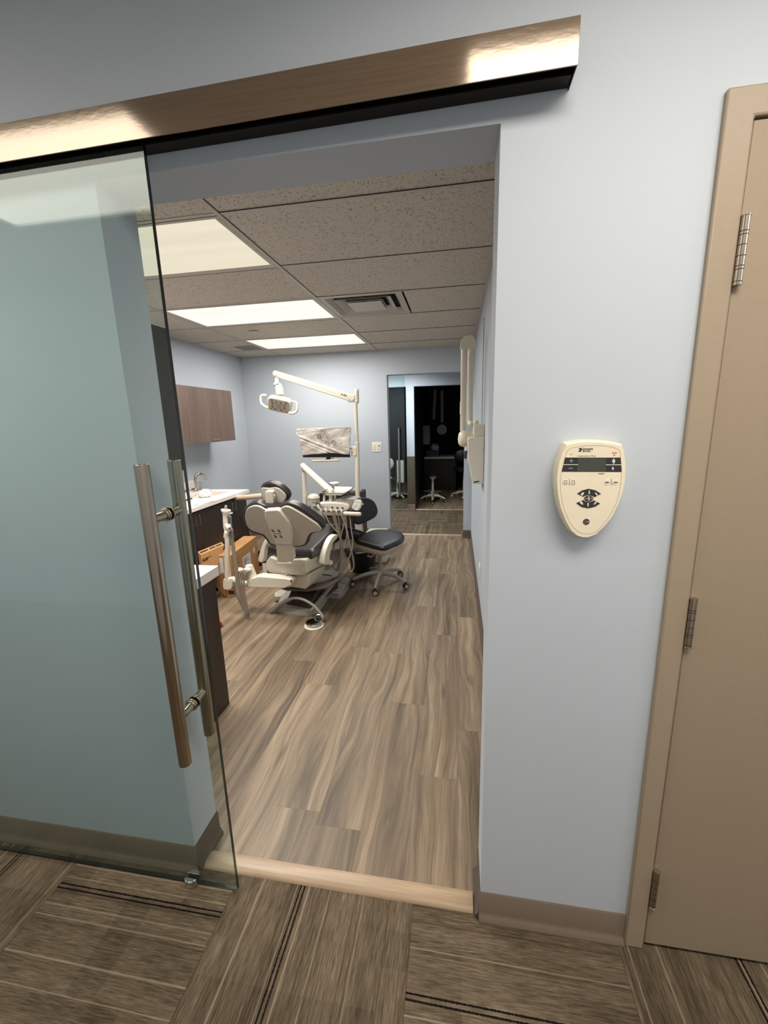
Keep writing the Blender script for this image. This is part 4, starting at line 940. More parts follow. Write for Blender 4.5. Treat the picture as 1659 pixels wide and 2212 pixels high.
for k, (dx, dy) in enumerate(((0, 0), (38, 8), (78, 14))):
    MB().tube([A5(675+dx*.9, 1130+dy, .0), A5(620+dx, 1170+dy, -.02), A5(590+dx, 1260, -.025), A5(580+dx*.9, 1400, -.03), A5(610+dx*.9, 1600, -.03), A5(650+dx*.8, 1750, -.03), A5(690+dx*.5, 1850-k*6, -.03), A5(725-k*6, 1895-k*18, -.02), A5(715-k*8, 1830, 0), A5(640, 1740, .015), A5(560, 1600, .02), A5(505, 1470, .03), A5(490, 1400, .04)], .0072, 10, 6).build('suction_hose', 'hose', ch)
    MB().cyl(A5(700+dx*.9, 1108+dy, .01), A5(655+dx*.9, 1145+dy, -.005), .010, 12).build('hose_collar', 'ivory', ch)
# foot control on the floor
fc = thing('foot_control', 'round chrome foot control disc on the floor before the chair base', 'foot pedal', (-.185, 1.73, 0))
cc = Vector((-.183, 1.742, 0))
MB().loft([(cc, .074), (cc+Vector((0, 0, .008)), .074), (cc+Vector((0, 0, .012)), .068)], 36).build('bottom_plate', 'ivory', fc)
MB().loft([(cc+Vector((0, 0, .012)), .052), (cc+Vector((0, 0, .026)), .060), (cc+Vector((0, 0, .030)), .062), (cc+Vector((0, 0, .034)), .060), (cc+Vector((0, 0, .036)), .045)], 36).build('pedal_disc', 'chrome', fc)
m = MB().tube([cc+Vector((.045, .05, .02)), cc+Vector((.05, .062, .045)), cc+Vector((.02, .066, .060)), cc+Vector((-.01, .06, .05)), cc+Vector((-.012, .055, .02))], .005, 10, 5); m.build('carry_handle', 'chrome', fc)
def fl(x, y, Yv): return aty(c6(x, y), Yv)
hc = MB().tube([fl(965, 1925, 1.80), fl(935, 1868, 1.81), fl(850, 1775, 1.82), fl(740, 1705, 1.84), fl(630, 1672, 1.86), fl(530, 1680, 1.86), fl(420, 1735, 1.87), fl(340, 1800, 1.89), fl(290, 1845, 1.90), fl(285, 1862, 1.91), fl(320, 1845, 1.92), fl(400, 1770, 1.94), fl(520, 1700, 1.97), fl(620, 1650, 2.05), fl(720, 1600, 2.12)], .0105, 12, 6)
for v in hc.v: v.z = max(v.z, .002)
hc.build('cable_hose', 'grey', fc)

# ================================================================== DELIVERY UNIT
YD = 2.14
def Q(x, y, Y=YD): return aty(cq(x, y), Y)
du = thing('delivery_unit', 'instrument delivery head with five hoses and a support arm', 'dental delivery unit', (-.35, 2.9, .6))
P = closed([Q(*q) for q in ((266, 600), (285, 560), (330, 520), (450, 502), (620, 500), (800, 508), (950, 530), (1020, 570), (1040, 620), (1010, 680), (900, 715), (700, 722), (500, 715), (370, 700), (285, 650))], 3)
MB().prism(P, (0, .055, 0)).build('instrument_face', 'ivory', du, bevel=.010, seg=3)
P = closed([Q(*q, YD+.04) for q in ((330, 670), (500, 730), (700, 745), (900, 740), (1010, 710), (1120, 690), (1200, 560), (1180, 440), (1040, 415), (870, 405), (740, 430), (660, 470), (620, 490), (400, 500))], 3)
MB().prism(P, (0, .20, -.01)).build('head_body', simple('warm_grey_console', (150, 142, 136), .4), du, bevel=.02, seg=3)
for k, (x, y) in enumerate(((395, 610), (510, 620), (632, 625), (757, 635), (882, 640))):
    c_ = Q(x, y, YD-.001); 
    hk = MB().loft([(c_+Vector((0, .0008, 0)),   .0140), (c_+Vector((0, -.0006, 0)), .0132)], 20, side=(1, 0, 0), sx=.8).build('holder_socket', 'grey', du)
    MB().loft([(c_+Vector((0, -.0006, 0)), .0075), (c_+Vector((0, -.0022, 0)), .0065)], 14, side=(1, 0, 0)).build('socket_hole', 'print' if k > 1 else 'tan', hk)
    b_ = Q(x-18, y+58, YD-.003); MB().loft([(b_+Vector((0, .006, .012)), .010), (b_+Vector((0, 0, -.006)), .009), (b_+Vector((0, .002, -.016)), .0065)], 14).build('holder_lip', 'bright', hk)
tips = ((430, 760), (650, 765), (690, 765), (775, 775), (815, 770), (960, 790))
hoses = [
 [(445, 740), (500, 850), (560, 970), (680, 1120), (800, 1270), (845, 1450), (850, 1700), (820, 1950), (780, 2080), (755, 2120), (690, 2080), (660, 1950), (662, 1700), (690, 1500)],
 [(650, 745), (680, 900), (740, 1100), (800, 1300), (850, 1500), (870, 1750), (830, 2000), (780, 2110), (750, 2080), (790, 1950), (880, 1700), (950, 1500), (985, 1300), (980, 1100), (965, 800)],
 [(690, 745), (730, 950), (790, 1150), (850, 1450), (870, 1800), (850, 1980), (800, 2150), (850, 2060), (890, 1900)],
 [(775, 760), (800, 950), (830, 1200), (870, 1500), (910, 1750), (930, 1950), (1010, 2110), (1090, 2160), (1150, 2050), (1150, 1900), (1110, 1700), (1050, 1450), (990, 1200), (920, 950), (815, 750)],
 [(880, 750), (905, 900), (960, 1050), (1010, 1250), (1040, 1450), (1100, 1700), (1150, 1950), (1150, 2040)],
 [(1040, 760), (1070, 950), (1100, 1200), (1130, 1400), (1115, 1600), (1060, 1780), (1000, 1900), (960, 2000)],
 [(940, 760), (930, 900), (900, 1100), (850, 1300), (830, 1600), (850, 1850)],
]
for k, h in enumerate(hoses):
    MB().tube([aty(cq(x, y), YD-.01-.012*(k % 3)-.01*math.sin(i*.9+k)) for i, (x, y) in enumerate(h)], .0062 if k < 4 else .0055, 10, 6).build('instrument_hose', 'hose', du)
a, b = Q(380, 635, YD-.012), Q(320, 500, YD-.03); MB().loft([(a, .006), (a.lerp(b, .6), .008), (b, .011)], 12).build('handpiece', 'chrome', du)
MB().loft([(b, .011), (b+Vector((0, -.012, .006)), .008)], 12).build('handpiece_head', 'chrome', du)
P = closed([Q(*q, YD-.02) for q in ((1110, 620), (1130, 560), (1160, 490), (1190, 445), (1250, 432), (1320, 445), (1332, 500), (1315, 580), (1280, 650), (1220, 690), (1150, 670))], 3)
kp = MB().prism(P, (.004, .022, -.010)).build('touch_pad', 'bright', du, bevel=.006, seg=3)
m = MB()
for (x, y, n_) in ((1230, 492, 6), (1205, 575, 5), (1190, 602, 6), (1180, 632, 5)):
    for i in range(n_): m.prism([Q(x-45+i*18+a, y+b, YD-.0206) for a, b in ((0, -5), (11, -5), (9, 5), (-2, 5))], (0, -.0004, 0))
m.build('printed_symbol', 'softink', kp)
MB().cyl(Q(1330, 540), Q(1382, 545), .006, 10).build('pad_knob', 'ivory', du)
MB().tube([Q(945, 762, YD-.04), Q(1000, 768, YD-.045), Q(1150, 775, YD-.045), Q(1290, 782, YD-.04)], .017, 16, 4, True).build('grab_handle', simple('blush_ivory_handle', (214, 196, 182), .4), du)
# column under the tray, support posts
MB().cyl(Q(447, 300, YD+.08), Q(447, 500, YD+.08), .010).cyl(Q(610, 480, YD+.08), Q(600, 330, YD+.08), .016).cone(Q(600, 350, YD+.08), Q(600, 300, YD+.08), .016, .038).build('tray_post', 'ivory', du)
YP = 2.95
MB().tube([aty(c2(585, 1700), YP), aty(c2(576, 1400), YP), aty(c2(570, 1170), YP)], .0215, 18, 3).build('arm_post', 'ivory', du)
MB().cyl(aty(c2(568, 1190), YP), aty(c2(566, 1130), YP), .019, 18).build('post_collar', 'grey', du)
MB().tube([aty(c2(560, 1105), YP), aty(c2(640, 1180), YP-.15), aty(c2(760, 1290), YP-.38), aty(c2(850, 1370), YP-.55)], .031, 20, 4, True).build('spring_arm', 'ivory', du)
# water bottle column, white dome lid of the cuspidor bowl
MB().loft([(aty(cq(195, 450), YP), .052), (aty(cq(195, 400), YP), .060), (aty(cq(195, 380), YP), .063), (aty(cq(195, 345), YP), .055), (aty(cq(195, 305), YP), .034), (aty(cq(195, 292), YP), .01)], 28).build('dome_cap', 'ivory', du)
MB().box(aty(cq(135, 900), YP+.02)-Vector((0, 0, .12)), aty(cq(380, 560), YP+.02)+Vector((0, .10, 0))).build('water_column', simple('pale_grey_green_column', (188, 192, 186), .3), du, bevel=.018, seg=3)
MB().loft([(aty(cq(240, 570), YP-.01), .038), (aty(cq(240, 520), YP-.01), .034), (aty(cq(245, 470), YP-.02), .026)], 20).build('bottle_neck', 'shell', du)
MB().loft([(aty(cq(235, 485), YP-.03), .028), (aty(cq(245, 450), YP-.03), .024)], 18).build('bottle_cap', 'grey', du)
MB().box(aty(cq(88, 720), YP+.05), aty(cq(150, 580), YP+.05)+Vector((0, .06, 0))).build('side_bottle', 'teal', du, bevel=.01)
# instrument tray resting on its holder
tr = thing('instrument_tray', 'shallow stainless steel instrument tray above the delivery head', 'tray', (-.28, 2.75, .87))
zt2 = .952
R_ = [(330, 262), (640, 118), (1165, 112), (1190, 148), (930, 275), (880, 290)]
R4 = [atz(cq(*q), zt2) for q in ((318, 268), (640, 112), (1190, 128), (905, 292))]
cc = sum(R4, Vector())/4
def sc4(k, dz): return [cc+(p-cc)*k+Vector((0, 0, dz)) for p in R4]
def rnd(P4, n_=4, rr=.12):
    out = []
    for i in range(4):
        p, a, b = P4[i], P4[i-1], P4[(i+1) % 4]
        for k in range(n_+1):
            t = k/n_; e1 = p+(a-p)*rr; e2 = p+(b-p)*rr; out.append((e1*(1-t)**2+p*2*t*(1-t)+e2*t*t))
    return out
rings = [rnd(sc4(1.0, -.004)), rnd(sc4(1.0, 0)), rnd(sc4(.93, .0)), rnd(sc4(.86, -.018)), rnd(sc4(.87, -.020)), rnd(sc4(.94, -.004))]
n_ = len(rings[0]); m = MB(); vs = [p for r_ in rings for p in r_]
fs = [(L_*n_+i, L_*n_+(i+1) % n_, ((L_+1) % 6)*n_+(i+1) % n_, ((L_+1) % 6)*n_+i) for L_ in (0, 1, 2, 4, 5) for i in range(n_)]
fs += [tuple(3*n_+i for i in range(n_)), tuple(4*n_+i for i in range(n_-1, -1, -1))]
m.add(vs, fs); m.build('pan', steel('tray_steel', (200, 196, 188), .22, (40, 40, 40), 0), tr, ang=30)
MB().box(Q(480, 318, YD+.05), Q(760, 292, YD+.15)).build('holder_plate', 'ivory', du, bevel=.004)
# small blue and white item on the far edge of the unit
o = thing('light_cure_cradle', 'small white cap with blue stripe behind the steel tray', 'small white device', (-.25, 3.1, .85))
a = aty(cq(690, 60), 3.1)
MB().loft([(a+Vector((0, 0, -.05)), .02), (a+Vector((0, 0, -.018)), .03), (a+Vector((0, 0, .0)), .048), (a+Vector((0, 0, .012)), .05), (a+Vector((0, 0, .018)), .045)], 22).build('cap', 'bright', o)
MB().loft([(a+Vector((-.02, -.01, .0)), .036), (a+Vector((-.02, -.01, .005)), .037)], 22).build('stripe', 'blue', o)
MB().cyl(a+Vector((0, 0, -.30)), a+Vector((0, 0, -.045)), .012).build('stem', 'grey', o)
# dark mobile cart behind the delivery unit
ct = thing('supply_cart', 'dark supply cart with trays behind the delivery unit', 'cart', (-.42, 3.25, 0))
MB().box((-.62, 3.30, .05), (-.16, 3.62, .745)).build('body', simple('dark_brown_cart', (40, 32, 30), .4), ct, bevel=.006)
MB().box((-.60, 3.285, .50), (-.34, 3.30, .66)).build('drawer_front', simple('blush_drawer', (196, 180, 174), .5), ct, bevel=.003)
MB().box((-.60, 3.285, .30), (-.34, 3.30, .48)).build('drawer_front', simple('brown_drawer', (86, 62, 56), .5), ct, bevel=.003)
for sx in (-.58, -.20):
    for sy in (3.33, 3.58): MB().cyl((sx-.012, sy, .025), (sx+.012, sy, .025), .025, 16).build('caster', 'rubber', ct)
o = crumple('plastic_pouch', (0, 0, 0), .001, .001, .001, 'film', 1, 'x', 'x'); bpy.data.objects.remove(o)
zt_save = zt; zt = .746
crumple('sterile_pouch', (-.24, 3.38, zt+.02), .08, .06, .028, 'bag', 3, 'crumpled clear and pink pouch on the dark cart behind the tray', 'pouch')
crumple('folded_towel', (-.45, 3.40, zt+.015), .12, .07, .02, 'paper', 6, 'folded white towel lying on the dark supply cart', 'towel')
zt = zt_save
# tray table with cables beside the chair foot, dark bin
o = thing('waste_bin', 'low black bin with loose white cables on the floor beyond the armrest', 'bin', (.0, 3.0, 0))
ca_ = aty(cq(880, 1640), 2.95)
MB().loft([((-.08, 2.98, .0), .12), ((-.08, 2.98, .22), .15), ((-.08, 2.98, .225), .155)], 28).build('body', 'rubber', o)
for k in range(4):
    MB().tube([aty(cq(640+40*k, 1560+10*k), 2.84), aty(cq(700+20*k, 1660+20*k), 2.80), aty(cq(800+30*k, 1700-30*k), 2.80), aty(cq(960+30*k, 1560), 2.84)], .0035, 8, 5).build('loose_cable', 'bright', o)
o = thing('unit_base_box', 'white rounded floor box of plumbing behind the hoses', 'utility box', (-.02, 3.2, 0))
MB().box((-.10, 3.16, .0), (.14, 3.40, .34)).build('box_body', 'ivory', o, bevel=.03, seg=4)
MB().tube([aty(cq(870, 1400), 2.9), aty(cq(1000, 1390), 2.9), aty(cq(1100, 1300), 2.92), aty(cq(1180, 1180), 2.95)], .022, 14, 5, True).build('white_elbow_pipe', 'ivory', o)
# slatted heater like panel left of the chair
o = thing('folded_stand', 'grey ribbed metal stand seen between carton and chair back', 'metal stand', (-.75, 2.9, 0))
m = MB()
for k in range(5): m.obox((-.86, 2.90, .20+k*.035), (.22, .05, .03), (0, .02, 0), (0, 0, .018))
m.build('slat', 'grey', o); MB().box((-.87, 2.93, 0), (-.85, 2.97, .42)).box((-.66, 2.97, 0), (-.64, 3.01, .45)).build('upright', 'steel', o)

# ================================================================== DENTAL LIGHT ON ITS POST
dl = thing('dental_light', 'ivory operating light with two loop handles on a tall post', 'dental light', (-.12, 3.1, .3))
YL = 3.05
def Lq(x, y, Y=YL): return aty(cl(x, y), Y)
pz = aty(c2(1135, 1440), YL)
MB().tube([Vector((pz.x+.002, YL, .10)), pz, aty(c2(1132, 1100), YL), aty(c2(1128, 880), YL)], .0222, 20, 2).build('lower_post', 'ivory', dl)
MB().cyl(aty(c2(1128, 900), YL), aty(c2(1128, 855), YL), .0225, 20).build('post_collar', 'ivory', dl, bevel=.002)
MB().cyl(aty(c2(1128, 860), YL), Lq(1500, 570), .0175, 20).build('upper_post', 'ivory', dl)
MB().tube([Lq(1520, 560), Lq(1518, 460), Lq(1518, 390)], .0215, 20, 3, True).build('post_cap', 'ivory', dl)
for y in (465, 505): MB().cyl(Lq(1519, y), Lq(1519, y+5), .0222, 20).build('cap_ring', 'grey', dl)
MB().box(Lq(1385, 570)-Vector((0, .02, 0)), Lq(1545, 545)+Vector((0, .03, 0))).build('arm_cradle', 'shell', dl, bevel=.004)
P = [Lq(*q, YL-.025) for q in ((205, 95), (215, 78), (240, 74), (700, 215), (1100, 340), (1485, 462), (1492, 500), (1480, 545), (1440, 560), (1380, 545), (900, 390), (560, 275), (330, 200), (290, 180), (215, 155), (198, 140))]
la = MB().prism(P, (0, .05, 0)).build('balance_arm', 'ivory', dl, bevel=.010, seg=3)
m = MB().prism([Lq(*q, YL-.0256) for q in ((225, 118), (700, 262), (1460, 528), (1460, 531), (700, 265), (225, 121))], (0, -.0004, 0)); m.build('arm_groove', 'softink', la)
for q in ((266, 148), (1405, 532)): MB().cyl(Lq(*q, YL-.0265), Lq(*q, YL-.024), .004, 12).build('screw', 'print', la)
text('printed_logo', 'A-dec', .026, Lq(1318, 455, YL-.0262), Lq(1400, 480)-Lq(1320, 455), (0.3, 0, 1), 'print', la, .0004, shear=.2)
MB().loft([(Lq(270, 185), .010), (Lq(272, 200), .017), (Lq(274, 235), .020), (Lq(274, 262), .021), (Lq(272, 275), .028), (Lq(270, 300), .032)], 20).build('swivel', 'bright', dl)
MB().loft([(Lq(272, 296), .028), (Lq(290, 330, YL-.01), .030)], 18).build('swivel_ring', simple('blue_grey_ring', (110, 125, 135), .4), dl)
MB().tube([Lq(300, 320, YL-.01), Lq(310, 380, YL-.02), Lq(320, 460, YL-.03)], .036, 18, 3).build('neck', 'ivory', dl)
MB().tube([Lq(318, 280), Lq(345, 320), Lq(365, 390), Lq(370, 450)], .008, 10, 4).build('neck_bracket', 'bright', dl)
# head: shallow rounded box, face tilted down toward the viewer
fp = [Lq(*q, YL-.10) for q in ((150, 500), (470, 570), (475, 745), (150, 675))]
fc_ = sum(fp, Vector())/4
NF = Vector((-.10, -.86, -.50)).normalized()
def onF(q, off=0): return onp(cl(*q), fc_+NF*off, NF)
hp = ((120, 560), (122, 520), (150, 490), (210, 490), (400, 530), (470, 560), (490, 620), (482, 700), (458, 745), (400, 748), (230, 715), (165, 690), (132, 650))
lh = MB().prism(closed([onF(q) for q in hp], 3), -NF*.055).build('lamp_head', 'ivory', dl, bevel=.014, seg=3)
fpz = ((150, 525), (200, 515), (400, 555), (455, 578), (472, 630), (465, 700), (440, 735), (230, 695), (160, 675), (142, 620))
MB().prism(closed([onF(q, .001) for q in fpz], 3), NF*.002).build('lamp_face', 'lampface', lh)
for i, (x, y) in enumerate(((195, 538), (262, 566), (335, 582), (415, 582), (207, 582), (393, 622), (205, 630), (392, 665), (177, 668), (250, 673), (345, 692), (417, 716))):
    c_ = onF((x, y), .003); MB().loft([(c_, .0145), (c_+NF*.002, .0125)], 16).build('led_lens', 'amber' if i in (8, 11) else 'lens', lh)
c_ = onF((305, 628), .003); MB().loft([(c_, .030), (c_+NF*.002, .028)], 24).build('centre_cover', simple('grey_centre_cover', (128, 118, 108), .4), lh)
for pts in (((128, 650), (80, 630), (35, 590), (22, 540), (25, 490), (45, 462), (95, 460)), ((470, 735), (520, 740), (565, 725), (590, 680), (592, 620), (575, 578), (528, 560))):
    m = MB().tube([Lq(*q, YL-.10) for q in pts], .0125, 14, 6, True); m.build('loop_handle', 'ivory', dl)

# ================================================================== MONITOR IN ITS FOAM BAG
mo = thing('monitor', 'black monitor still wrapped in crumpled white foam bag', 'monitor', (-.42, 3.02, 1.3))
YM = 3.0
def Mq(x, y, Y=YM): return aty(cm(x, y), Y)
MB().prism([Mq(*q) for q in ((60, 470), (160, 975), (1280, 972), (1190, 280), (90, 300))], (0, .03, 0)).build('screen', 'screen', mo, bevel=.003)
def bagv(x, y):
    return Mq(x, y)
top = [(-5, 285), (400, 262), (800, 250), (1310, 242)]
NX, NY = 56, 34; vs = []; rg = random.Random(12)
def lerp(a, b, t): return a+(b-a)*t
for j in range(NY):
    v_ = j/(NY-1)
    for i in range(NX):
        u_ = i/(NX-1)
        ytop = lerp(287, 243, u_)
        xl = lerp(8, 150, min(1, max(0, (v_-.02)/1.0))) if v_ > .22 else lerp(5, -8, v_/.22)
        if v_ > .22: xl = lerp(50, 150, (v_-.22)/.78)
        xr = lerp(1310, 1268, v_)
        ybot = (925-(55*(u_/.62)) if u_ < .62 else 870+(u_-.62)/.38*40)
        x = lerp(xl, xr, u_); y = lerp(ytop, ybot, v_)
        dl_ = y-(470+.40*(x-60)); fold = .014*math.exp(-(dl_/26)**2)+.010*math.exp(-((dl_-85)/18)**2)+.007*math.exp(-((dl_-150)/30)**2)+.006*math.exp(-((y-(400-.16*(x-60)))/16)**2)+.004*math.exp(-((y-(340-.10*x))/12)**2)+.003*math.sin(x*.013+y*.021)
        d_ = .008+max(0, fold)+.0012*rg.random()
        vs.append(Mq(x, y, YM-d_))
fs = [(j*NX+i, j*NX+i+1, (j+1)*NX+i+1, (j+1)*NX+i) for j in range(NY-1) for i in range(NX-1)]
bg = MB().add(vs, fs).build('foam_bag', 'bag', mo, ang=180); sd = bg.modifiers.new('thick', 'SOLIDIFY'); sd.thickness = .0015; sd.offset = 1
def bq(x, y): return Mq(x, y, YM-.032)
m = MB()
def ringp(m, pts, w_=5):
    for i in range(len(pts)):
        a, b = Vector(pts[i]), Vector(pts[(i+1) % len(pts)]); t = (b-a).normalized(); n = Vector((-t.y, t.x))*w_/2
        m.prism([bq(*(a+n)), bq(*(b+n)), bq(*(b-n)), bq(*(a-n))], (0, .0004, 0))
ringp(m, [(708+58*math.cos(a), 455+62*math.sin(a)) for a in [k*math.pi/10 for k in range(20)]], 8)
for q in (((665, 405), (755, 500), (748, 508), (658, 413)), ((715, 425), (722, 425), (735, 490), (722, 490))): m.prism([bq(*p) for p in q], (0, .0004, 0))
ringp(m, [(845, 600), (955, 605), (918, 695)], 9); ringp(m, [(690, 635), (795, 632), (770, 690)], 9)
for q in (((690, 598), (780, 592), (780, 604), (690, 610)), ((850, 575), (925, 560), (926, 572), (852, 588)), ((900, 632), (915, 632), (915, 647), (900, 647))): m.prism([bq(*p) for p in q], (0, .0004, 0))
m.build('recycling_mark', 'ink', mo)
text('printed_mark', 'ES', .046, bq(553, 480), (1, 0, .05), (0, 0, 1), 'ink', mo, .0012)
MB().tube([Mq(395, 1058, YM+.01), Mq(700, 1050, YM+.01), Mq(1005, 1045, YM+.01)], .0108, 14, 3, True).build('handle_bar', 'tan', mo)
MB().prism([Mq(*q, YM+.015) for q in ((725, 975), (820, 975), (800, 1035), (690, 1035))], (0, .02, 0)).build('mount_bracket', 'track', mo)
MB().tube([Mq(850, 975, YM+.02), Mq(855, 1000, YM+.02), Mq(880, 1000, YM+.02), Mq(890, 975, YM+.02)], .003, 8, 5).build('cable', 'rubber', mo)
MB().box(Mq(1310, 940, YL-.03), Mq(1445, 715, YL+.0)+Vector((0, .03, 0))).build('arm_clamp', 'ivory', mo, bevel=.006); MB().cyl(Mq(1230, 750, YM+.04), Mq(1330, 752, YM+.04), .012).build('support_arm', 'bright', mo)
MB().cyl(Mq(1340, 858, YL-.032), Mq(1340, 858, YL-.029), .004, 10).build('screw', 'print', mo)

# ================================================================== STOOLS
def make_stool(name, label, cat, loc, ang0, seat_h, seatm='blackvinyl', legm='grey', back=True, ring=False, group=None, R=.255):
    t = thing(name, label, cat, (0, 0, 0), group)
    # five star base
    m = MB().loft([((0, 0, .055), .032), ((0, 0, .13), .030), ((0, 0, .14), .025)], 20); m.build('hub', legm, t)
    for k in range(5):
        a = ang0+k*2*math.pi/5; d = Vector((math.cos(a), math.sin(a), 0))
        lg = MB().loft([(d*.015+Vector((0, 0, .115)), .027), (d*.08+Vector((0, 0, .118)), .023), (d*.16+Vector((0, 0, .105)), .018), (d*(R-.02)+Vector((0, 0, .078)), .016), (d*R+Vector((0, 0, .066)), .013)], 14, .75).build('leg', legm, t)
        cp0 = d*R; side = Vector((-d.y, d.x, 0)); rg2 = k*1.7; tr_ = Vector((math.cos(rg2+.6), math.sin(rg2+.6), 0)); pr_ = Vector((-tr_.y, tr_.x, 0))
        pr_ = Vector((.25, -.97, 0)) if k % 2 == 0 else Vector((.55, -.83, 0)); tr_ = Vector((-pr_.y, pr_.x, 0))
        w0 = cp0+Vector((0, 0, .027))
        cs = MB().cyl(w0-pr_*.020, w0-pr_*.008, .027, 24).cyl(w0+pr_*.008, w0+pr_*.020, .027, 24).build('caster', 'rubber', t, bevel=.003)
        MB().cyl(w0+pr_*.0195, w0+pr_*.0212, .019, 20).cyl(w0-pr_*.0212, w0-pr_*.0195, .019, 20).build('wheel_hub', 'grey', cs)
        MB().cyl(cp0+Vector((0, 0, .03)), cp0+Vector((0, 0, .068)), .006, 10).box(w0-Vector((.006, .006, -.01)), w0+Vector((.006, .006, .034))).build('fork', 'rubber', cs)
    MB().cyl((0, 0, .13), (0, 0, .20), .024).cyl((0, 0, .20), (0, 0, seat_h-.10), .022).build('gas_column', legm, t)
    if ring:
        m = MB(); P = [Vector((.17*math.cos(a), .17*math.sin(a), .20)) for a in [k*math.pi/16 for k in range(33)]]; m.loft([(p, .008) for p in P], 8)
        for k in range(4): m.cyl((0, 0, .20), (.17*math.cos(k*1.57), .17*math.sin(k*1.57), .20), .006, 8)
        m.build('foot_ring', 'chrome', t)
    return t
sh = .475
st1 = make_stool('operator_stool', 'black cushioned operator stool with grey five star base, right of the chair', 'stool', None, math.radians(-91), sh, R=.262)
st1.location = (.178, 2.606, 0)
bpy.context.view_layer.update()
sp_ = lambda q, z=.47: atz(c4(*q), z)
seat = closed([sp_(q) for q in ((806, 905), (850, 880), (950, 830), (1050, 790), (1160, 778), (1300, 785), (1420, 808), (1480, 850), (1485, 900), (1420, 950), (1330, 985), (1250, 1020), (1180, 1025), (1050, 1000), (930, 965), (830, 940))], 3)
cen = sum(seat, Vector())/len(seat)
m = MB(); n_ = len(seat); rr = [(.55, .004), (.90, .002), (.97, -.004), (1.0, -.016), (1.0, -.030), (.95, -.042)]
vs = []
for k_, dz in rr: vs += [cen+(p-cen)*k_+Vector((0, 0, dz)) for p in seat]
fs = [tuple(range(n_)), tuple((len(rr)-1)*n_+i for i in range(n_-1, -1, -1))]+[(a*n_+i, (a+1)*n_+i, (a+1)*n_+(i+1) % n_, a*n_+(i+1) % n_) for a in range(len(rr)-1) for i in range(n_)]
m.add(vs, fs).build('seat', 'blackvinyl', st1, ang=60)
low = [cen+(p-cen)*.95+Vector((0, 0, -.040)) for p in seat]; low2 = [cen+(p-cen)*.90+Vector((0, 0, -.088)) for p in seat]; low3 = [cen+(p-cen)*.60+Vector((0, 0, -.125)) for p in seat]
m = MB().add(low+low2+low3, [tuple(range(n_)), tuple(range(3*n_-1, 2*n_-1, -1))]+[(a*n_+i, a*n_+(i+1) % n_, (a+1)*n_+(i+1) % n_, (a+1)*n_+i) for a in range(2) for i in range(n_)]); m.build('seat_pan', 'shell', st1, ang=50)
a = aty(c4(975, 1060), 2.46); MB().box(a-Vector((.012, .004, .012)), a+Vector((.012, .03, .012))).build('adjustment_block', 'track', st1, bevel=.002)
MB().tube([aty(c4(830, 1115), 2.50), aty(c4(880, 1110), 2.50), aty(c4(950, 1095), 2.52), aty(c4(1010, 1110), 2.56)], .008, 10, 4, True).build('height_lever', 'shell', st1)
MB().tube([aty(c4(985, 1150), 2.50), aty(c4(1030, 1165), 2.50), aty(c4(1070, 1130), 2.54)], .007, 10, 4, True).build('tilt_lever', 'shell', st1)
NBk = Vector((.70, -.71, .08)).normalized(); PBk = Vector((.04, 2.78, .68))
def onK(q, off=0): return onp(c4(*q), PBk+NBk*off, NBk)
bk = closed([onK(q) for q in ((800, 500), (840, 400), (890, 360), (960, 352), (1030, 370), (1090, 420), (1125, 500), (1128, 560), (1095, 620), (1020, 665), (900, 715), (850, 722), (805, 690), (795, 600))], 3)
MB().prism(bk, -NBk*.04).build('backrest', 'blackvinyl', st1, bevel=.014, seg=4)
MB().prism([aty(c4(*q), 2.80) for q in ((805, 690), (900, 700), (918, 830), (880, 880), (830, 890), (812, 800))], (0, .035, 0)).build('back_bracket', 'ivory', st1, bevel=.005)
# assistant stool behind, mostly hidden
st2 = thing('assistant_stool', 'black assistant stool behind the dental chair, beside the base cabinets', 'stool', (-1.13, 3.2, 0))
zc = .52; cc = Vector((-1.13, 3.2, zc))
MB().loft([(cc+Vector((0, 0, -.035)), .17), (cc+Vector((0, 0, -.02)), .19), (cc+Vector((0, 0, .01)), .19), (cc+Vector((0, 0, .03)), .17), (cc+Vector((0, 0, .035)), .1)], 32).build('seat', 'blackvinyl', st2)
MB().cyl((-1.13, 3.2, .12), (-1.13, 3.2, .49), .024).build('gas_column', 'track', st2)
MB().loft([((-1.13, 3.2, .41), .05), ((-1.13, 3.2, .485), .13)], 24).build('seat_pan', 'track', st2)
for k in range(5):
    a = k*1.2566+.5; d = Vector((math.cos(a), math.sin(a), 0)); c0 = Vector((-1.13, 3.2, 0))
    lg = MB().loft([(c0+d*.01+Vector((0, 0, .12)), .024), (c0+d*.23+Vector((0, 0, .07)), .015)], 12).build('leg', 'track', st2); MB().cyl(c0+d*.23+Vector((-.012, 0, .026)), c0+d*.23+Vector((.012, 0, .026)), .026, 16).build('caster', 'rubber', st2)
o = MB().prism([aty(c5(*q), 3.0) for q in ((610, 570), (720, 490), (790, 590), (700, 660))], (.004, .004, 0)).build('hang_tag', simple('grey_card_tag', (120, 112, 104), .6), st2)
MB().tube([aty(c1(390, 305), 2.75), aty(c1(480, 300), 2.75), aty(c1(590, 290), 2.75)], .026, 16, 3, True).build('padded_arm', 'tan', st2)

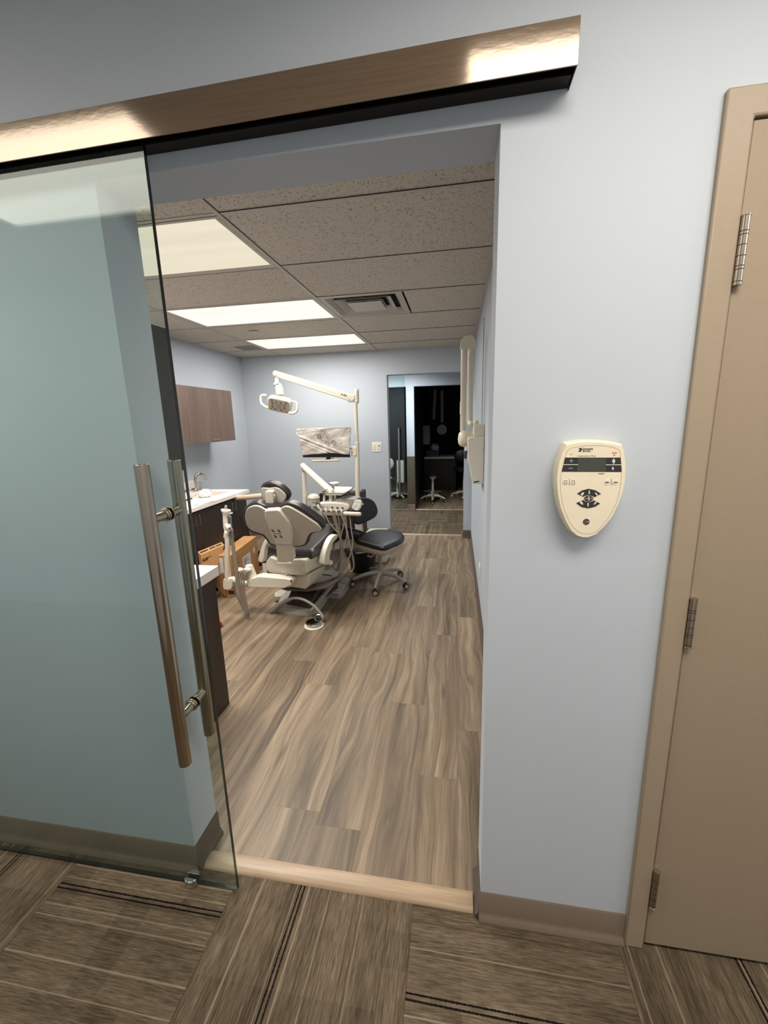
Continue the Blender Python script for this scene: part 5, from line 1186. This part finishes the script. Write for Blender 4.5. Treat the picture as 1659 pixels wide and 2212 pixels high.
# ================================================================== BEYOND THE FAR HALLWAY
gd2 = thing('far_glass_door', 'sliding glass door with long tube handle across the far hallway', 'glass door', (-.5, 5.88, 0))
MB().box((-1.0, 5.876, .012), (.030, 5.886, 2.215)).build('glass_panel', 'glass', gd2); MB().box((.030, 5.8755, .012), (.0312, 5.8865, 2.215)).build('glass_edge', 'edge', gd2)
MB().cyl((-.062, 5.80, .27), (-.062, 5.80, 1.392), .018, 20).build('pull_handle', 'steelv', gd2)
for z in (.5, 1.2): MB().cyl((-.062, 5.80, z), (-.062, 5.876, z), .010, 12).build('standoff', 'steelv', gd2)
gg = thing('corner_guard', 'brushed steel guard on the pillar between the far doorways', 'corner guard', (.115, Y2, .5))
MB().box((.047, Y2-.002, .102), (.182, Y2, .916)).box((.180, Y2-.002, .102), (.182, Y2+.06, .916)).box((.047, Y2-.002, .102), (.049, Y2+.06, .916)).build('guard_plate', 'guard', gg)
def simple_stool(name, label, x, y, rot, seat_h, seat_r, group):
    t = make_stool(name, label, 'stool', None, rot, seat_h, 'blackvinyl', 'ivory', ring=True, group=group, R=.24)
    MB().loft([((0, 0, seat_h-.03), seat_r*.9), ((0, 0, seat_h-.01), seat_r), ((0, 0, seat_h+.015), seat_r), ((0, 0, seat_h+.03), seat_r*.8)], 28).build('seat', 'blackvinyl', t)
    MB().loft([((0, 0, seat_h-.10), .03), ((0, 0, seat_h-.03), .09)], 18).build('seat_pan', 'ivory', t)
    t.location = (x, y, 0); return t
simple_stool('drafting_stool', 'tall dark stool with chrome foot ring inside the right dark doorway', .44, 6.68, -1.55, .52, .13, None)
o = thing('side_stool', 'dark stool half hidden at the right side of the dark doorway', 'stool', (1.02, 7.2, 0))
for k in range(5):
    a = k*1.2566+.9; d = Vector((math.cos(a), math.sin(a), 0)); c0 = Vector((1.02, 7.2, 0)); MB().loft([(c0+Vector((0, 0, .11)), .02), (c0+d*.24+Vector((0, 0, .07)), .013)], 10).build('leg', 'ivory', o); MB().ell(c0+d*.24+Vector((0, 0, .027)), .026, .026, .027, 12, 8).build('caster', 'ivory', o)
MB().cyl((1.02, 7.2, .1), (1.02, 7.2, .55), .02).build('gas_column', 'ivory', o); MB().loft([((1.02, 7.2, .52), .19), ((1.02, 7.2, .59), .2)], 24).build('seat', 'blackvinyl', o); MB().ell((1.02, 7.36, .8), .2, .05, .14, 20, 10).build('backrest', 'blackvinyl', o)
t = make_stool('office_stool', 'pale shelled stool behind the far glass door handle', 'stool', None, .3, .5, 'blackvinyl', 'ivory', R=.27)
MB().box((-.19, -.17, .40), (.19, .17, .44)).build('seat', 'blackvinyl', t, bevel=.02); MB().box((.02, -.20, .35), (.16, -.16, .78)).build('back_panel', 'ivory', t, bevel=.02, seg=3); MB().ell((-.10, -.18, .72), .07, .03, .10, 18, 10).build('back_pad', 'ivory', t)
MB().tube([(-.30, -.1, .50), (-.2, -.16, .50), (-.08, -.16, .44)], .014, 10, 4).build('arm_bar', 'ivory', t)
t.location = (-.26, 6.90, 0)
# faint x-ray arm, counter and boxes in the dark room
o = thing('dark_room_xray_unit', 'x-ray arms barely visible in the dark doorway', 'x-ray unit', (.55, 7.8, 1.2))
Yd = 7.8
MB().cyl(aty(c3(552, 655), Yd), aty(c3(538, 950), Yd), .032).build('folded_arm', 'grey', o); MB().cyl(aty(c3(622, 660), Yd), aty(c3(622, 980), Yd), .032).build('folded_arm', 'grey', o)
a = aty(c3(620, 1050), Yd); MB().loft([(a+Vector((0, -.03, 0)), .10), (a+Vector((0, .06, 0)), .11)], 24, side=(1, 0, 0)).build('tube_head', 'grey', o)
MB().box(aty(c3(430, 1200), Yd), aty(c3(500, 1010), Yd)+Vector((0, .1, 0))).build('generator_box', 'grey', o, bevel=.01)
o = thing('dark_room_counter', 'pale counter edge glimpsed in the dark doorway', 'counter', (.5, 8, .7))
zq = aty(c3(500, 1328), 7.9).z
MB().box((.19, 7.9, zq-.03), (.88, 8.5, zq+.01)).build('worktop', 'counter', o); MB().box((.19, 7.95, 0), (.86, 8.5, zq-.03)).build('cabinet_body', 'darkwood', o)
tag(MB().box((.24, 7.93, zq+.011), (.46, 8.08, zq+.055)).build('pink_carton', 'pink'), 'pink box low in the pile on the dark room counter', 'box'); tag(MB().box((.24, 7.93, zq+.056), (.47, 8.08, zq+.14)).build('blue_carton', 'blue'), 'blue box on top of the pink box in the dark room', 'box')
tag(MB().loft([((.40, 8.2, zq+.011), .08), ((.40, 8.2, zq+.22), .1), ((.40, 8.2, zq+.27), .05)], 20).build('jar', 'bright'), 'pale round jar behind the blue box in the dark room', 'jar')
